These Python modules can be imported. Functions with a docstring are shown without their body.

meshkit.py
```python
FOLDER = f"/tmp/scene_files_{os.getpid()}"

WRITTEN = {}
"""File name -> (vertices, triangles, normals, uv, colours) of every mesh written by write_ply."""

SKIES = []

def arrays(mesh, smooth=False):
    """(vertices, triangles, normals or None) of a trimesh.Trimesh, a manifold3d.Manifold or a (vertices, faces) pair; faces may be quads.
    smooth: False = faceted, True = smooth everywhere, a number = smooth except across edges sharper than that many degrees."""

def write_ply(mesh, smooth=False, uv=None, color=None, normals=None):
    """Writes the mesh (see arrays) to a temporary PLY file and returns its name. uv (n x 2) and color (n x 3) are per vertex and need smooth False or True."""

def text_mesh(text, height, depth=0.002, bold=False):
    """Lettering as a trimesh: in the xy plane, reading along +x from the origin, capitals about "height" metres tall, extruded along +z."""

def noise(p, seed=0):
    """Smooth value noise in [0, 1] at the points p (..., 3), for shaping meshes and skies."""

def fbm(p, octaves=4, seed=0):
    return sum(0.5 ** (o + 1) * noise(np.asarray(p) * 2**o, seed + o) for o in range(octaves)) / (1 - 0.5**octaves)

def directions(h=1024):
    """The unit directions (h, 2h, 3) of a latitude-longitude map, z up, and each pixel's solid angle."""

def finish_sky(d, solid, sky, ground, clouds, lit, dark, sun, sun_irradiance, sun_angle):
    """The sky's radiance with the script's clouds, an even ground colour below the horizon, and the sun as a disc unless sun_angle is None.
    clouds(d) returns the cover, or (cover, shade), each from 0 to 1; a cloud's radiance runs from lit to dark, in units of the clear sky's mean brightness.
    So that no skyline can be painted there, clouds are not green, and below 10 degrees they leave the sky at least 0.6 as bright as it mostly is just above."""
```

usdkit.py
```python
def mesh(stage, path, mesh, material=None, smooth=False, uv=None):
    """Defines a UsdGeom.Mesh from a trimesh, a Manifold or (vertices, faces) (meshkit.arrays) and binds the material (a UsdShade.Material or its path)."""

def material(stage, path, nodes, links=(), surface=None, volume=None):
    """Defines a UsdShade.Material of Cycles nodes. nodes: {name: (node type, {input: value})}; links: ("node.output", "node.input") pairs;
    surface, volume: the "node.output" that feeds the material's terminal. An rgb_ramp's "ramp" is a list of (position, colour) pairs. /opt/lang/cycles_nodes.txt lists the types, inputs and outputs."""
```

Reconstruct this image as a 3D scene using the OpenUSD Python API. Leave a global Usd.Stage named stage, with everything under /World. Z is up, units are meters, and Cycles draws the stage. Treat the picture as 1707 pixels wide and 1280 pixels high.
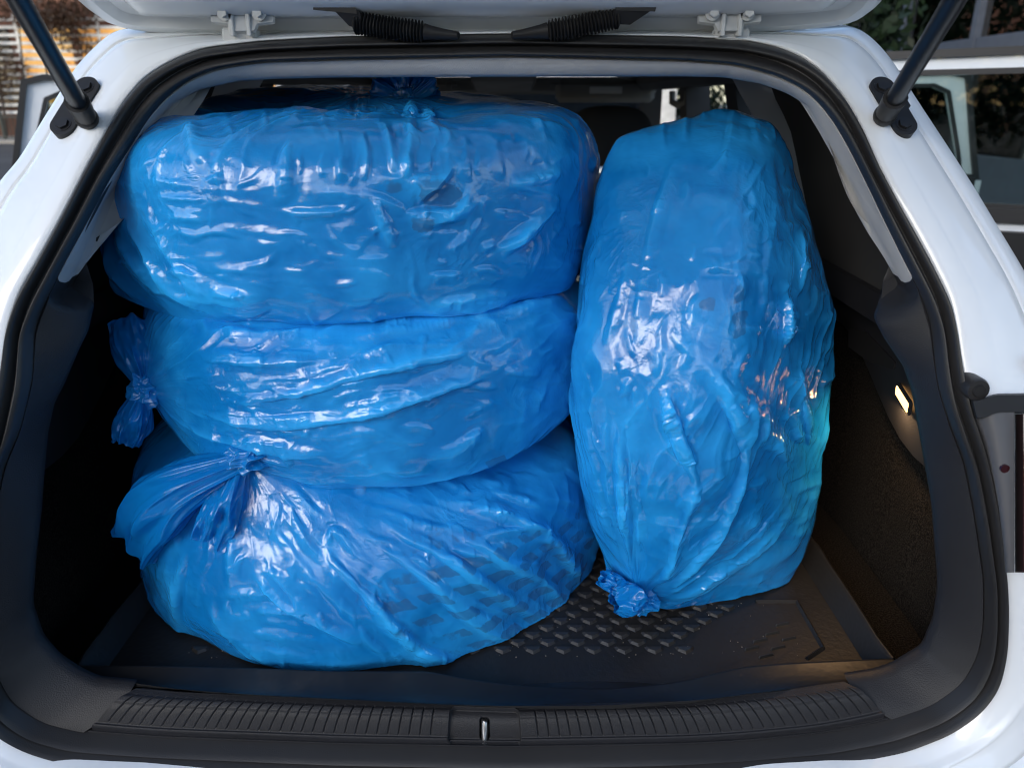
import math, numpy as np, trimesh, usdkit
from concurrent.futures import ThreadPoolExecutor
from pxr import Usd, UsdGeom, UsdLux, UsdShade, Gf, Sdf
from meshkit import noise, fbm
from scipy.ndimage import map_coordinates, gaussian_filter
from scipy.interpolate import PchipInterpolator
from shapely.geometry import Polygon, LineString, box as sbox
stage = Usd.Stage.CreateInMemory()
UsdGeom.SetStageUpAxis(stage, 'Z')
WORLD = UsdGeom.Xform.Define(stage, '/World').GetPrim()
stage.SetDefaultPrim(WORLD)
# ------------------------------------------------------------------ camera, sky, sun, exposure
CAM = np.array([.034, -.71, 1.37]); PITCH = math.radians(20.3); FX = 1275.0
camera = UsdGeom.Camera.Define(stage, '/World/camera')
camera.CreateHorizontalApertureAttr(36.0); camera.CreateVerticalApertureAttr(27.0)
camera.CreateFocalLengthAttr(36.0 * FX / 1707); camera.CreateClippingRangeAttr(Gf.Vec2f(.02, 600))
camera.AddTranslateOp().Set(Gf.Vec3d(*map(float, CAM))); camera.AddRotateXOp().Set(90 - math.degrees(PITCH))
camera.CreateExposureAttr(.36)
camera.CreateFStopAttr(5.6); camera.CreateFocusDistanceAttr(0.98)
SUN_EL, SUN_AZ = math.radians(27), math.radians(212)
skymat = usdkit.material(stage, '/World/Looks/sky_light', {
    "s": ("sky_texture", {"sky_type": "single_scattering", "sun_disc": False, "sun_elevation": SUN_EL, "sun_rotation": SUN_AZ, "aerosol_density": 1.0}),
    "tc": ("texture_coordinate", {}), "mp": ("mapping", {"scale": (1.0, 1.0, 2.6)}),
    "n": ("noise_texture", {"scale": 2.1, "detail": 6.0, "roughness": .58}),
    "r": ("rgb_ramp", {"ramp": [(.42, (0, 0, 0)), (.62, (.85, .85, .85))]}),
    "bw": ("rgb_to_bw", {}),
    "hs": ("hsv", {"saturation": .9, "value": 1.9}),
    "m": ("mix", {}), "b": ("background_shader", {"strength": .15})},
    [("tc.generated", "mp.vector"), ("mp.vector", "n.vector"), ("n.fac", "r.fac"), ("r.color", "bw.color"), ("bw.val", "m.fac"),
     ("s.color", "hs.color"), ("s.color", "m.color1"), ("hs.color", "m.color2"), ("m.color", "b.color")], surface="b.background")
dome = UsdLux.DomeLight.Define(stage, '/World/sky')
UsdShade.MaterialBindingAPI.Apply(dome.GetPrim()).Bind(skymat)
dome.GetPrim().SetCustomDataByKey('kind', 'structure')
sun = UsdLux.DistantLight.Define(stage, '/World/sun')
sun.CreateNormalizeAttr(True); sun.CreateIntensityAttr(.12); sun.CreateAngleAttr(30.0); sun.CreateColorAttr(Gf.Vec3f(1, .97, .93))
sdir = np.array([math.sin(SUN_AZ) * math.cos(SUN_EL), math.cos(SUN_AZ) * math.cos(SUN_EL), math.sin(SUN_EL)])
sun.AddTransformOp().Set(Gf.Matrix4d().SetLookAt(Gf.Vec3d(0, 0, 0), Gf.Vec3d(*map(float, -sdir)), Gf.Vec3d(0, 0, 1)).GetInverse())
# ------------------------------------------------------------------ helpers
USED = {}
def numbered(parent, name):
    k = (parent, name); n = USED.get(k, 0); USED[k] = n + 1
    return name if n == 0 else f'{name}_{n:03d}'
def ppath(parent): return '/World' if parent is None else str(parent.GetPath())
def tag(o, label=None, cat=None, group=None, kind=None):
    for k, v in (('label', label), ('category', cat), ('group', group), ('kind', kind)):
        if v: o.SetCustomDataByKey(k, v)
    return o
def thing(name, label, cat, group=None, loc=(0, 0, 0)):
    x = UsdGeom.Xform.Define(stage, '/World/' + numbered('/World', name))
    if tuple(loc) != (0, 0, 0): x.AddTranslateOp().Set(Gf.Vec3d(*map(float, loc)))
    return tag(x.GetPrim(), label, cat, group)
def obj(name, mesh, mat, parent=None, smooth=False, label=None, cat=None, group=None, kind=None, uv=None):
    p = ppath(parent)
    m = usdkit.mesh(stage, p + '/' + numbered(p, name), mesh, mat, smooth=smooth, uv=uv)
    return tag(m.GetPrim(), label, cat, group, kind)
def unit(v): v = np.asarray(v, float); return v / np.linalg.norm(v)
def sstep(x, a, b): t = np.clip((x - a) / (b - a), 0, 1); return t * t * (3 - 2 * t)
def ray(px, py):
    x = (px - 853.5) / FX; y = (640 - py) / FX
    return np.array([x, math.cos(PITCH) + y * math.sin(PITCH), -math.sin(PITCH) + y * math.cos(PITCH)])
def atX(px, py, X): r = ray(px, py); return CAM + r * ((X - CAM[0]) / r[0])
def atY(px, py, Y): r = ray(px, py); return CAM + r * ((Y - CAM[1]) / r[1])
def atZ(px, py, Z): r = ray(px, py); return CAM + r * ((Z - CAM[2]) / r[2])
def project(P):
    d = np.asarray(P) - CAM; f = d[..., 1] * math.cos(PITCH) - d[..., 2] * math.sin(PITCH); u = d[..., 1] * math.sin(PITCH) + d[..., 2] * math.cos(PITCH)
    return np.stack([853.5 + FX * d[..., 0] / f, 640 - FX * u / f], -1)
PZ = PchipInterpolator([.3, .6, .72, .85, 1.0, 1.15, 1.3, 1.43, 1.55], [0, 0, 0, .006, .03, .085, .17, .28, .42])
def lift(px, py, off):   # the point of the car's rear profile (a curve in side view) that the pixel shows
    r = ray(px, py); lo, hi = .1, 4.0
    for _ in range(50):
        m = (lo + hi) / 2; q = CAM + r * m
        if q[1] - float(PZ(np.clip(q[2], .3, 1.55))) - off < 0: lo = m
        else: hi = m
    return CAM + r * lo
def boxm(c, s, bev=0.0, rot=None):
    c = np.asarray(c, float); s = np.asarray(s, float)
    if bev > 0:
        pts = []
        for sx in (-1, 1):
            for sy in (-1, 1):
                for sz in (-1, 1):
                    q = s / 2 * (sx, sy, sz)
                    for k in range(3):
                        e = q.copy()
                        for j in range(3):
                            if j != k: e[j] -= math.copysign(min(bev, s[j] * .45), e[j])
                        pts.append(e)
        m = trimesh.convex.convex_hull(np.array(pts))
    else: m = trimesh.creation.box(s)
    if rot is not None: m.apply_transform(rot)
    m.apply_translation(c); return m
def joinm(ms): return trimesh.util.concatenate([m if isinstance(m, trimesh.Trimesh) else trimesh.Trimesh(*tri(m), process=False) for m in ms])
def tri(m):
    v, f = np.asarray(m[0], float), np.asarray(m[1], int)
    if f.shape[1] == 4: f = np.vstack([f[:, [0, 1, 2]], f[:, [0, 2, 3]]])
    return v, f
def hullm(pts): return trimesh.convex.convex_hull(np.asarray(pts, float))
def tube(path, r, n=12, cap=True, closed=False, shape=None):
    path = np.asarray(path, float); N = len(path); r = np.broadcast_to(r, (N,))
    T = np.gradient(path, axis=0) if not closed else (np.roll(path, -1, 0) - np.roll(path, 1, 0))
    T /= np.linalg.norm(T, axis=1, keepdims=True) + 1e-12
    ref = np.array([0, 0, 1.0]) if abs(T[0][2]) < .9 else np.array([0, 1.0, 0])
    A = unit(ref - T[0] * (ref @ T[0])); a = np.arange(n) / n * 2 * math.pi
    V = []
    for i in range(N):
        A = A - T[i] * (A @ T[i]); A /= np.linalg.norm(A); Bn = np.cross(T[i], A)
        V.append(path[i] + r[i] * (np.cos(a)[:, None] * A + np.sin(a)[:, None] * Bn))
    V = np.array(V).reshape(-1, 3)
    Fq = []
    for i in range(N if closed else N - 1):
        k = (i + 1) % N
        for j in range(n): Fq.append([i * n + j, i * n + (j + 1) % n, k * n + (j + 1) % n, k * n + j])
    f = tri((V, np.array(Fq)))[1]
    if cap and not closed:
        V = np.vstack([V, path[0], path[-1]])
        f = np.vstack([f, [[N * n, (j + 1) % n, j] for j in range(n)], [[N * n + 1, (N - 1) * n + j, (N - 1) * n + (j + 1) % n] for j in range(n)]])
    return trimesh.Trimesh(V, f, process=False)
def bar(a, b, r, n=12): return tube([a, b], r, n)
def gridmesh(P, closed_u=False):   # P (nv, nu, 3)
    nv, nu = P.shape[:2]; i = np.arange(nv - 1)[:, None] * nu; m = nu if closed_u else nu - 1
    j = np.arange(m)[None]; k = (j + 1) % nu
    return P.reshape(-1, 3), np.stack([i + j, i + k, i + nu + k, i + nu + j], -1).reshape(-1, 4)
def extr(poly, depth, M=None):
    m = trimesh.util.concatenate([trimesh.creation.extrude_polygon(g, depth, engine='earcut') for g in getattr(poly, 'geoms', [poly])])
    if M is not None: m.apply_transform(M)
    return m
def frame(o, x, y):   # 4x4 whose local x, y, z axes are x, y, x cross y at o
    x = unit(x); z = unit(np.cross(x, y)); y = np.cross(z, x); M = np.eye(4); M[:3, 0] = x; M[:3, 1] = y; M[:3, 2] = z; M[:3, 3] = o; return M
def mat(name, nodes, links=(), surface="p.BSDF"): return usdkit.material(stage, '/World/Looks/' + name, nodes, list(links), surface=surface)
def simple(name, color, rough=.5, bump=None, **kw):   # colour with a little mottling, optional fine relief (scale, distance)
    c = np.array(color, float)
    nodes = {"g": ("geometry", {}), "n": ("noise_texture", {"scale": 9.0, "detail": 4.0}), "r": ("rgb_ramp", {"ramp": [(.3, tuple(c * .86)), (.7, tuple(np.minimum(c * 1.12, .9)))]}), "p": ("principled_bsdf", {"roughness": rough, **kw})}
    links = [("g.position", "n.vector"), ("n.fac", "r.fac"), ("r.color", "p.base_color")]
    if bump:
        nodes["bn"] = ("noise_texture", {"scale": bump[0], "detail": 3.0}); nodes["b"] = ("bump", {"distance": bump[1], "strength": 1.0})
        links += [("g.position", "bn.vector"), ("bn.fac", "b.height"), ("b.normal", "p.normal")]
    return mat(name, nodes, links)
# ------------------------------------------------------------------ materials
white_paint = mat('white_paint', {'p': ('principled_bsdf', {'base_color': (.72, .76, .80), 'roughness': .35, 'coat_weight': 1.0, 'coat_roughness': .02, 'coat_ior': 1.6})})
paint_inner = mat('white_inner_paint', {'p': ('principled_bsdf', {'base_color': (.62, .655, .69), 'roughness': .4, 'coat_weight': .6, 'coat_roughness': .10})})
rubber = simple('seal_rubber', (.012, .012, .013), .42, (900, .0002))
black_plastic = simple('black_grained_plastic', (.009, .0095, .012), .5, (700, .0005), specular_ior_level=.4)
soft_black = simple('soft_black_plastic', (.009, .009, .010), .5, specular_ior_level=.35)
gloss_black = simple('gloss_black', (.007, .007, .008), .36, specular_ior_level=.4)
grey_trim = simple('grey_fabric_trim', (.36, .365, .37), .85, (1500, .0005))
headliner_mat = simple('headliner_fabric', (.21, .20, .18), .95, (1200, .0006))
carpet = mat('boot_carpet', {"g": ("geometry", {}), "n": ("noise_texture", {"scale": 420.0, "detail": 3.0}), "r": ("rgb_ramp", {"ramp": [(.40, (.0015, .0014, .0013)), (.74, (.034, .030, .026))]}),
    "b": ("bump", {"distance": .004, "strength": 1.0}), "p": ("principled_bsdf", {"roughness": .95, "specular_ior_level": .1})},
    [("g.position", "n.vector"), ("n.fac", "r.fac"), ("r.color", "p.base_color"), ("n.fac", "b.height"), ("b.normal", "p.normal")])
liner_rubber = simple('liner_rubber', (.010, .0097, .0095), .5, (160, .0007), specular_ior_level=.35)
lip_rubber = simple('liner_lip_rubber', (.010, .010, .0105), .40, (60, .0006), specular_ior_level=.28)
tread_rubber = simple('liner_tread_rubber', (.017, .0165, .016), .34, (160, .0005))
steel = simple('bare_steel', (.55, .55, .55), .3, metallic=1.0)
zinc_grey = simple('zinc_grey_paint', (.5, .52, .53), .4)
seat_fabric = simple('dark_seat_fabric', (.018, .018, .02), .8, (800, .0008))
lamp_red = simple('dark_red_lens', (.014, .002, .003), .12, coat_weight=1.0)
housing_grey = simple('lamp_housing_grey', (.075, .078, .088), .42)
glass = mat('window_glass', {"t": ("transparent_bsdf", {"color": (.62, .70, .68)}), "g": ("glossy_bsdf", {"color": (.9, .9, .9), "roughness": .02}), "f": ("fresnel", {"IOR": 1.45}), "m": ("mix_closure", {})},
    [("f.fac", "m.fac"), ("t.BSDF", "m.closure1"), ("g.BSDF", "m.closure2")], surface="m.closure")
lamp_glow = mat('boot_lamp_glow', {"e": ("emission", {"color": (1.0, .50, .15), "strength": 4.5})}, surface="e.emission")
# ------------------------------------------------------------------ ground and surroundings
asphalt = mat('asphalt', {"g": ("geometry", {}), "n": ("noise_texture", {"scale": 130.0, "detail": 5.0}), "n2": ("noise_texture", {"scale": .5, "detail": 4.0}), "r": ("rgb_ramp", {"ramp": [(.35, (.035, .036, .038)), (.65, (.075, .076, .078))]}),
    "r2": ("rgb_ramp", {"ramp": [(.35, (.75, .75, .75)), (.65, (1.1, 1.1, 1.1))]}), "mx": ("mix", {"mix_type": "multiply", "fac": 1.0}), "b": ("bump", {"distance": .004}), "p": ("principled_bsdf", {"roughness": .85})},
    [("g.position", "n.vector"), ("g.position", "n2.vector"), ("n.fac", "r.fac"), ("n2.fac", "r2.fac"), ("r.color", "mx.color1"), ("r2.color", "mx.color2"), ("mx.color", "p.base_color"), ("n.fac", "b.height"), ("b.normal", "p.normal")])
paving = simple('pale_paving', (.30, .28, .25), .85, (30, .003))
g = np.array([[-300, -300, 0], [300, -300, 0], [300, 300, 0], [-300, 300, 0]], float)
obj('ground', (g, np.array([[0, 1, 2, 3]])), asphalt, kind='structure')
pv = np.array([[-22, 26.4, .004], [2, 26.4, .004], [2, 29.6, .004], [-22, 29.6, .004]], float)
obj('pavement', boxm((-11, 28, .06), (24, 3.2, .12), .02), paving, kind='structure')

# far building on the left, behind white louvers
louver_white = simple('white_louver_paint', (.72, .72, .70), .45)
brown_wall = simple('red_brown_render', (.16, .075, .05), .85, (12, .01))
dark_glass = simple('dark_window_glass', (.03, .035, .04), .08)
lit_window = mat('lit_window', {"g": ("geometry", {}), "n": ("noise_texture", {"scale": .9, "detail": 3.0}), "r": ("rgb_ramp", {"ramp": [(.38, (.25, .10, .03)), (.5, (1.0, .50, .14)), (.66, (1.0, .72, .33))]}), "e": ("emission", {"strength": .75})},
    [("g.position", "n.vector"), ("n.fac", "r.fac"), ("r.color", "e.color")], surface="e.emission")
lb = thing('shop_building', 'far building with warm lit windows behind white horizontal louvers', 'building')
YB = 31.0
obj('wall', boxm((-16, YB + 3, 3.6), (26, 6, 7.2)), brown_wall, lb)
for k in range(8):
    x0 = -25.5 + k * 2.3
    if x0 > -8: break
    obj('lit_window', boxm((x0 + .95, YB - .03, 2.55), (1.9, .06, 2.9)), lit_window if k % 4 != 2 else dark_glass, lb)
for i in range(13):
    obj('louver', boxm((-16.4, YB - .55, .95 + i * .27), (17.2, .05, .105), .01), louver_white, lb)
for k in range(6):
    obj('louver_post', boxm((-24.5 + k * 3.05, YB - .48, 2.3), (.10, .08, 4.3), .01), louver_white, lb)
# dark bar fence in front of it
fence_mat = simple('dark_green_fence_paint', (.02, .028, .024), .5)
fc = thing('bar_fence', 'low dark vertical bar fence along the pale pavement, far left', 'fence')
for z in (.18, .86): obj('rail', boxm((-16, 26.9, z), (15, .04, .05)), fence_mat, fc)
for k in range(11): obj('post', boxm((-23.2 + k * 1.45, 26.9, .55), (.09, .09, 1.1), .01), fence_mat, fc)
bars = joinm([boxm((-23.4 + k * .145, 26.9, .52), (.022, .022, .68)) for k in range(102)])
obj('bars', bars, fence_mat, fc, kind='stuff')

# leaves and trees
def leaf_mat(name, a, b):
    return mat(name, {"oi": ("geometry", {}), "r": ("rgb_ramp", {"ramp": [(0, a), (1, b)]}), "d": ("principled_bsdf", {"roughness": .5}), "t": ("translucent_bsdf", {}), "m": ("mix_closure", {"fac": .3})},
        [("oi.random_per_island", "r.fac"), ("r.color", "d.base_color"), ("r.color", "t.color"), ("d.BSDF", "m.closure1"), ("t.BSDF", "m.closure2")], surface="m.closure")
leaf_brown = leaf_mat('autumn_leaves', (.05, .025, .012), (.20, .11, .03))
leaf_green = leaf_mat('green_leaves', (.012, .028, .010), (.06, .10, .03))
bark = simple('bark', (.06, .045, .035), .9, (40, .01))
def leaves(centres, rad, n, size, seed, squash=1.0):
    r = np.random.default_rng(seed); C = np.asarray(centres)[r.integers(0, len(centres), n)]
    d = r.normal(size=(n, 3)); d /= np.linalg.norm(d, axis=1)[:, None]; d[:, 2] *= squash
    c = C + d * (rad * r.random(n) ** .45)[:, None]
    a = r.normal(size=(n, 3)); a /= np.linalg.norm(a, axis=1)[:, None]; b = np.cross(a, r.normal(size=(n, 3))); b /= np.linalg.norm(b, axis=1)[:, None]
    s = (size * r.uniform(.6, 1.3, n))[:, None]
    V = np.stack([c - a * s, c + b * s * .45, c + a * s, c - b * s * .45], 1).reshape(-1, 3)
    return V, np.arange(4 * n).reshape(-1, 4)
def tree(name, label, cat, x, y, h, cr, mat_, n, size, seed, group=None, low=.35):
    t = thing(name, label, cat, group); r = np.random.default_rng(seed)
    tr = [tube([(x, y, 0), (x + .05, y, h * .3), (x, y + .05, h * .62), (x + .1, y, h * .85)], [.05 * h * .5, .04 * h * .5, .025 * h * .5, .008 * h], 10)]
    cs = []
    for k in range(16):
        a = r.random() * 6.28; z = h * r.uniform(low, .95); q = cr * r.uniform(.35, .95) * (1 - .5 * (z / h - low))
        e = np.array([x + math.cos(a) * q, y + math.sin(a) * q, z]); cs.append(e)
        tr.append(tube([(x, y, z * .72), (np.array([x, y, z * .72]) + e) / 2 + (0, 0, .05), e], [.012 * h, .008 * h, .003 * h], 6))
    obj('trunk', joinm(tr), bark, t); obj('crown', leaves(cs, cr * .45, n, size, seed + 1), mat_, t)
    return t
v1 = thing('vine', 'brown autumn vine hanging over the white louvers, far left', 'vine')
r_ = np.random.default_rng(5)
cs = [(-19.6 + r_.normal() * .9, 30.1, z) for z in np.linspace(.6, 4.6, 9)] + [(-16.2 + r_.normal() * .4, 30.1, z) for z in np.linspace(3.0, 4.8, 5)] + [(-18 + k * .5, 30.1, 4.4 + r_.normal() * .2) for k in range(6)]
obj('leaves', leaves(cs, .62, 5200, .075, 6), leaf_brown, v1)
obj('stem', joinm([tube([(-19.4 + k * .8, 30.2, 0), (-19.2 + k * .9, 30.2, 2.2), (-18.8 + k * .8, 30.2, 4.5)], [.05, .04, .015], 6) for k in range(3)]), bark, v1)

# glazed building to the right, its front runs along the car's side
XF = 6.2
frame_blue = simple('blue_grey_window_frame', (.06, .075, .105), .4)
curtain_glass = mat('shop_front_glass', {"t": ("transparent_bsdf", {"color": (.45, .50, .50)}), "g": ("glossy_bsdf", {"color": (.95, .95, .95), "roughness": .015}), "f": ("fresnel", {"IOR": 2.6}), "m": ("mix_closure", {})},
    [("f.fac", "m.fac"), ("t.BSDF", "m.closure1"), ("g.BSDF", "m.closure2")], surface="m.closure")
shop_wall = simple('shop_inner_wall', (.02, .02, .02), .8)
tube_light = mat('shop_strip_light', {"e": ("emission", {"color": (1.0, .86, .66), "strength": 1.6})}, surface="e.emission")
rb = thing('office_building', 'glazed building with blue-grey window frames and ceiling strip lights, right of the car', 'building')
obj('roof', boxm((XF + 4, 10.5, 7.2), (8.4, 17, .5)), frame_blue, rb)
obj('back_wall', boxm((XF + 7.9, 10.5, 3.5), (.2, 17, 7)), shop_wall, rb)
obj('floor', boxm((XF + 4, 10.5, .06), (8, 17, .12)), shop_wall, rb)
obj('ceiling', boxm((XF + 4, 10.5, 3.35), (7.8, 16.8, .1)), shop_wall, rb)
for y in (2.0, 18.9): obj('side_wall', boxm((XF + 4.05, y, 3.5), (7.9, .2, 6.9)), shop_wall, rb)
ys = np.arange(2.2, 19, 2.05)
for y in ys: obj('mullion', boxm((XF, y, 3.5), (.14, .13, 6.9), .01), frame_blue, rb)
for z, hh in ((.35, .7), (1.98, .34), (3.35, .5), (5.2, .16)):
    for a, b in zip(ys[:-1], ys[1:]): obj('spandrel', boxm((XF + .01, (a + b) / 2, z), (.1, b - a - .134, hh), .006), frame_blue, rb)
for a, b in zip(ys[:-1], ys[1:]):
    for z0, z1 in ((.7, 1.81), (2.15, 3.1), (3.6, 5.12), (5.28, 6.9)):
        obj('window_pane', boxm((XF + .02, (a + b) / 2, (z0 + z1) / 2), (.012, b - a - .14, z1 - z0 - .004)), curtain_glass, rb)
for k in range(5):
    for q in range(3): obj('strip_light', boxm((XF + 1.6 + q * 2.0, 4 + k * 3.2, 3.22), (.12, 1.5, .06)), tube_light, rb)
# pale garage wall ahead of the car
pale_wall = simple('pale_panel_wall', (.72, .72, .70), .7)
gw = thing('panel_wall', 'pale panelled wall seen ahead through the windscreen', 'wall')
for k in range(6): obj('panel', boxm((-3.6 + k * 1.2, 14.0, 1.9), (1.185, .1, 3.8), .01), pale_wall, gw)
# trees by the glazed building, seen in the side window and mirrored in the glass
tree('slender_tree', 'slender dark green tree beyond the right-hand side window', 'tree', 3.6, 9.6, 6.5, 1.3, leaf_green, 2600, .11, 11, None, .22)
for k, (x, y, h) in enumerate(((.2, 17.5, 6.0), (2.2, 19.0, 7.0), (4.0, 17.2, 5.2))):
    tree('street_tree', ('green tree behind the pale panel wall, mirrored in the shop glass', 'tallest green tree past the pale panel wall, mirrored in the shop glass', 'smaller green tree close to the glazed building, mirrored in its glass')[k], 'tree', x, y, h, 1.7, leaf_green, 2400, .13, 31 + k, 'trees mirrored in the glass', .3)
hg = thing('blocking_hedge', 'added dark green hedgerow that blocks the lit windows from the glass, low behind the pale panel wall, toward the glazed building', 'blocking_hedge')  # added greenery, keeps the lit louver windows out of the glass reflection
r_ = np.random.default_rng(44)
obj('leaves', leaves([(x, 20 + r_.normal() * .25, z) for x in np.linspace(-3, 5.2, 26) for z in (.35, .9, 1.4)], .5, 9000, .10, 45), leaf_green, hg)
obj('stem', joinm([tube([(x, 20, 0), (x + .05, 20, 1.3)], [.03, .012], 6) for x in np.linspace(-2.8, 5, 9)]), bark, hg)
r_ = np.random.default_rng(77); cs = []; st = []
for k in range(15):
    x, y, h = -24 + k * 3.4 + r_.normal() * .6, -19 + r_.normal() * 1.6, r_.uniform(3.4, 5.6); st.append(tube([(x, y, 0), (x + .1, y, h * .5), (x, y, h * .9)], [.16, .11, .03], 6))
    for q in range(12): cs.append((x + r_.normal() * 1.0, y + r_.normal() * .8, h * r_.uniform(.22, .98)))
tl_ = tag(UsdGeom.Xform.Define(stage, '/World/treeline').GetPrim(), 'dark leafy treeline across the parking area, mirrored in the door glass', 'treeline', None, 'stuff')
obj('crowns', leaves(cs, 1.15, 26000, .21, 78), leaf_green, tl_, kind='stuff'); obj('trunks', joinm(st), bark, tl_, kind='stuff')
white_post = simple('white_post_paint', (.75, .75, .74), .5)
for k in range(5):
    t = thing('white_post', 'slim white post beyond the right side window, ' + ('first', 'second', 'third', 'fourth', 'fifth')[k] + ' from the left', 'post', 'white posts beyond the side window')
    X0, Y0 = 2.05 + k * .5, 8.2
    obj('shaft', tube([(X0, Y0, 0), (X0, Y0, 1.75)], .05, 12), white_post, t); obj('foot', boxm((X0, Y0, .02), (.22, .22, .04), .008), white_post, t)
# ------------------------------------------------------------------ the white car: open boot
car = thing('parked_car', 'white car seen from behind with its tailgate and side doors open', 'car')
CX, CY = 808.0, 640.0
def ring(pts, off, N=720, sm=2.0):
    """A closed outline in the photograph's directions, put on the car's rear profile moved by off (a number or f(angle))."""
    p = np.array(pts, float); a = np.arctan2(p[:, 1] - CY, p[:, 0] - CX); r = np.hypot(p[:, 0] - CX, p[:, 1] - CY)
    # dense polyline in pixels, then by angle
    P = np.vstack([p, p[:1]]); s = np.r_[0, np.cumsum(np.linalg.norm(np.diff(P, axis=0), axis=1))]
    S = np.linspace(0, s[-1], 4001)[:-1]; Q = np.stack([np.interp(S, s, P[:, k]) for k in (0, 1)], 1)
    sig = sm * 6
    Q = np.stack([gaussian_filter(Q[:, k], sig, mode='wrap') for k in (0, 1)], 1)
    A = np.arctan2(Q[:, 1] - CY, Q[:, 0] - CX); R = np.hypot(Q[:, 0] - CX, Q[:, 1] - CY); o = np.argsort(A); A, R = A[o], R[o]
    th = -math.pi + (np.arange(N) + .5) / N * 2 * math.pi
    rr = np.interp(th, np.r_[A[-1] - 2 * math.pi, A, A[0] + 2 * math.pi], np.r_[R[-1], R, R[0]])
    px = np.stack([CX + rr * np.cos(th), CY + rr * np.sin(th)], 1)
    of = off(th) if callable(off) else np.full(N, off)
    return np.array([lift(x, y, o) for (x, y), o in zip(px, of)])
TH = -math.pi + (np.arange(720) + .5) / 720 * 2 * math.pi
low = lambda th: sstep(np.sin(th), .35, .75)      # 1 towards the bumper
SO = [(570,62),(437,69),(336,81),(286,101),(242,128),(208,168),(181,215),(148,275),(111,349),(69,427),(34,487),(17,541),(10,598),(0,652),(-14,730),(-27,800),(-38,880),(-46,960),(-50,1030),(-44,1100),(-25,1165),(0,1206),(50,1233),(101,1250),(202,1258),(336,1266),(470,1275),(570,1280),(853,1286),(1094,1281),(1271,1263),(1406,1253),(1506,1233),(1574,1206),(1624,1172),(1658,1129),(1671,1068),(1673,1000),(1671,954),(1659,850),(1647,786),(1634,732),(1614,675),(1607,645),(1597,598),(1590,548),(1580,497),(1547,430),(1520,380),(1493,333),(1459,269),(1433,208),(1406,161),(1372,121),(1339,96),(1298,79),(1238,67),(1137,62),(853,57)]
SI = [(570,97),(437,101),(363,113),(316,133),(279,161),(249,195),(215,249),(181,302),(148,366),(114,427),(79,495),(57,548),(54,632),(34,716),(7,776),(-8,850),(-22,920),(-28,1000),(-20,1080),(0,1139),(17,1169),(67,1203),(134,1220),(269,1230),(570,1241),(853,1246),(1137,1241),(1238,1236),(1372,1223),(1473,1203),(1557,1173),(1607,1136),(1634,1085),(1641,1035),(1641,961),(1624,850),(1607,766),(1584,709),(1564,645),(1557,591),(1553,541),(1533,485),(1503,427),(1473,366),(1446,309),(1416,249),(1389,202),(1359,165),(1332,144),(1288,124),(1221,106),(1137,99),(853,92)]
IT = [(570,129),(470,131),(403,134),(336,148),(296,168),(269,195),(240,235),(215,279),(176,336),(137,430),(106,489),(150,512),(142,560),(126,592),(101,648),(81,685),(71,732),(64,860),(54,951),(50,1018),(67,1068),(94,1099),(128,1122),(161,1137),(300,1150),(570,1162),(853,1172),(1137,1165),(1300,1148),(1459,1125),(1490,1115),(1540,1085),(1560,1038),(1567,984),(1557,850),(1543,766),(1527,665),(1510,618),(1473,564),(1460,536),(1474,508),(1508,485),(1481,427),(1449,370),(1416,302),(1379,235),(1345,175),(1310,154),(1265,138),(1204,128),(1137,127),(853,128)]
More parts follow.
